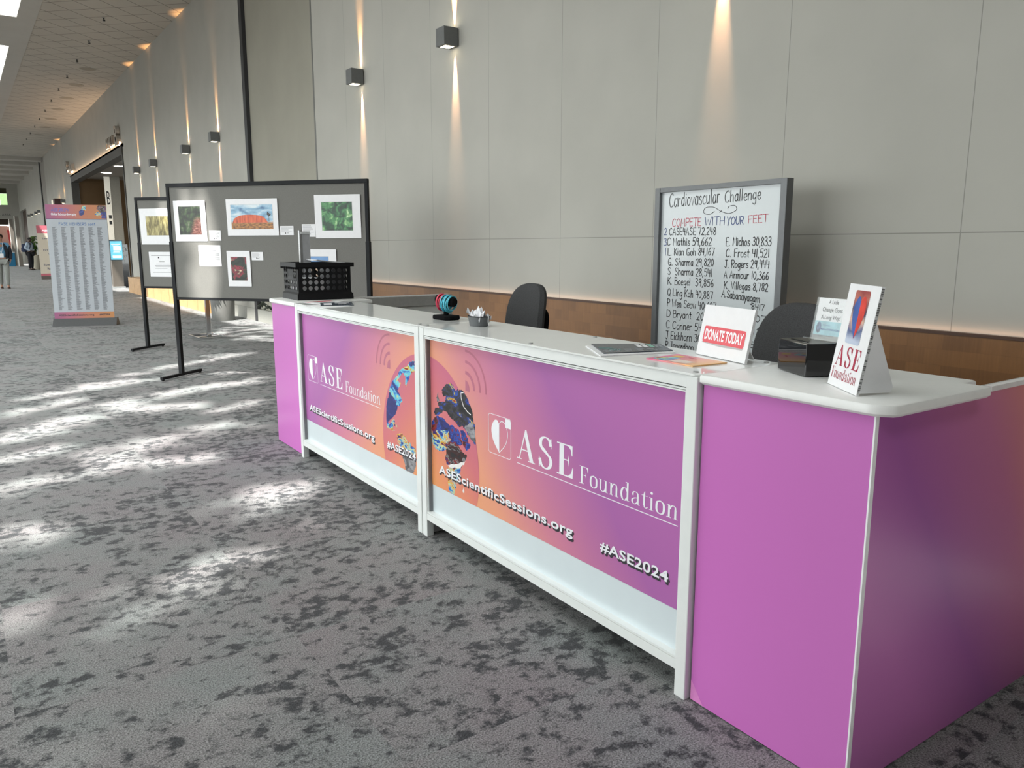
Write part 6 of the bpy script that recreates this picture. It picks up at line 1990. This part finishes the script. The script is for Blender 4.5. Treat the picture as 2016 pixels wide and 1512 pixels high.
    if jacket:
        # open jacket: arms plus two front panels and the back
        garment('jacket', ['shL', 'elL', 'wrL'], [('shL', 'elL'), ('elL', 'wrL')], .026, jacket)
        garment('jacket', ['shR', 'elR', 'wrR'], [('shR', 'elR'), ('elR', 'wrR')], .026, jacket)
        cz, m = V['chest'].z, MB()
        n = 20
        prev = None
        for j in range(7):
            z = V['pelvis'].z - .06 + (V['neck0'].z + .0 - V['pelvis'].z + .06) * j / 6
            c = V['pelvis'].lerp(V['chest'], min(1, max(0, (z - V['pelvis'].z) / (cz - V['pelvis'].z))))
            rx, ry = (.205, .155) if j < 5 else ((.20, .14) if j == 5 else (.12, .10))
            op = .62 if j < 4 else .45
            ring = [Vector((c.x + rx * math.sin(a), c.y - ry * math.cos(a), z)) for a in [op + (2 * math.pi - 2 * op) * i / n for i in range(n + 1)]]
            if prev:
                for i in range(n): m.face([prev[i], prev[i + 1], ring[i + 1], ring[i]])
            prev = ring
        o = m.build('jacket', jacket, t, smooth=True)
        o.modifiers.new('thickness', 'SOLIDIFY').thickness = .012
    for s in 'LR':
        an, to = V['an' + s], V['to' + s]
        d = (to - an); d.z = 0; d.normalize()
        m = MB()
        sd = d.cross(Vector((0, 0, 1)))
        rings = []
        for u, w_, h_ in ((-.085, .030, .07), (-.04, .042, .085), (.05, .046, .075), (.13, .048, .05), (.175, .034, .036), (.19, .012, .02)):
            c = Vector((an.x, an.y, to.z - .035)) + d * u
            rings.append([c + sd * w_ * a + Vector((0, 0, h_ * b)) for a, b in ((-1, 0), (1, 0), (1, .55), (.5, 1), (-.5, 1), (-1, .55))])
        for r0, r1 in zip(rings[:-1], rings[1:]):
            for i in range(6): m.face([r0[i], r0[(i + 1) % 6], r1[(i + 1) % 6], r1[i]])
        m.face(rings[0]); m.face(rings[-1])
        m.build('shoe', shoes, t, smooth=True)
    return t, V
base = dict(pelvis=(0, 0, .96), waist=(0, 0, 1.10), chest=(0, .0, 1.33), neck0=(0, .01, 1.49), neck1=(0, .0, 1.56), head=(0, -.015, 1.665), crown=(0, -.01, 1.745), face=(0, -1, 0),
            shL=(.185, .01, 1.44), elL=(.235, .04, 1.16), wrL=(.225, -.04, .92), paL=(.22, -.06, .85), shR=(-.185, .01, 1.44), elR=(-.235, .04, 1.16), wrR=(-.225, -.04, .92), paR=(-.22, -.06, .85),
            hipL=(.10, 0, .90), knL=(.11, -.01, .50), anL=(.11, .03, .09), toL=(.12, -.10, .035), hipR=(-.10, 0, .90), knR=(-.11, -.01, .50), anR=(-.11, .03, .09), toR=(-.12, -.10, .035))
# man in dark jacket walking towards the camera at the left edge
j1 = dict(base, knL=(.10, -.14, .52), anL=(.10, -.10, .10), toL=(.11, -.23, .04), knR=(-.09, .02, .50), anR=(-.09, .16, .11), toR=(-.09, .05, .035), elL=(.255, .06, 1.17), wrL=(.235, -.05, .95), paL=(.225, -.08, .88))
p = on_z(9, 568)
M_SKIN1 = pmat('skin_tan', (.38, .20, .13, 1), .5, var=.05); M_SKIN2 = pmat('skin_brown', (.075, .035, .02, 1), .5, var=.05)
t1, V1 = person('person in dark jacket, blue shirt and grey trousers walking at the left edge', (p.x + .02, p.y, 0), -.05, 1.88, j1, M_SKIN1, pmat('shirt_blue', (.10, .26, .42, 1), .8), pmat('trouser_grey', (.27, .28, .26, 1), .9, var=.1), pmat('shoe_brown', (.05, .02, .012, 1), .4), pmat('hair_brown', (.05, .03, .02, 1), .7), (.098, .108, .085), pmat('jacket_navy', (.012, .014, .022, 1), .85))
m = MB().box(-.06, .06, -.185, -.180, 1.02, 1.15)
o = m.build('name_badge', M_PAPER, None); o.matrix_world = Matrix.Translation((p.x + .02, p.y, 0)) @ Matrix.Rotation(-.05, 4, 'Z') @ Matrix.Scale(1.88 / 1.8, 4)
m2 = MB()
for s in (-1, 1): m2.tube([(s * .065, -.10, 1.50), (s * .06, -.165, 1.36), (.0, -.182, 1.15)], .007, 6)
lan = m2.build('lanyard', pmat('lanyard_white', (.7, .72, .75, 1), .6), o)
tag(o, 'white name badge on a lanyard worn by the walking person in the jacket', 'name badge')
# man with backpack seen from behind-left, further away
j2 = dict(base, face=(.55, -.8, -.15), elR=(-.25, .10, 1.18), wrR=(-.16, -.14, 1.06), paR=(-.10, -.19, 1.04), elL=(.25, .10, 1.18), wrL=(.17, -.14, 1.06), paL=(.11, -.19, 1.04), head=(.02, -.05, 1.65), crown=(.02, -.05, 1.73))
p = on_z(63, 532)
t2, V2 = person('person in pale blue shirt and black trousers standing far down the hall', (p.x, p.y, 0), .95, 2.02, j2, M_SKIN2, pmat('shirt_pale', (.42, .50, .60, 1), .8), pmat('trouser_black', (.008, .008, .012, 1), .9), pmat('shoe_black', (.01, .008, .008, 1), .4), pmat('hair_black', (.008, .006, .005, 1), .8), (.095, .10, .08))
M2 = Matrix.Translation((p.x, p.y, 0)) @ Matrix.Rotation(.95, 4, 'Z') @ Matrix.Scale(2.02 / 1.8, 4)
bp = bpy.data.objects.new('backpack', None); COL.objects.link(bp); bp.matrix_world = M2
tag(bp, 'navy blue backpack worn by the person in the pale blue shirt', 'backpack')
M_BP = pmat('backpack_navy', (.012, .022, .06, 1), .8, var=.1)
MB().box(-.16, .16, .15, .36, .98, 1.42, b=.05).build('bag', M_BP, bp, smooth=True)
MB().box(-.12, .12, .355, .41, 1.02, 1.22, b=.02).build('front_pocket', M_BP, bp, smooth=True)
for s in (-1, 1):
    m = MB()
    m.tube([(s * .11, .16, 1.40), (s * .13, .05, 1.54), (s * .13, -.10, 1.46), (s * .145, -.145, 1.30), (s * .17, -.06, 1.12), (s * .15, .15, 1.04)], .02, 8)
    m.build('strap', M_BP, bp, smooth=True)
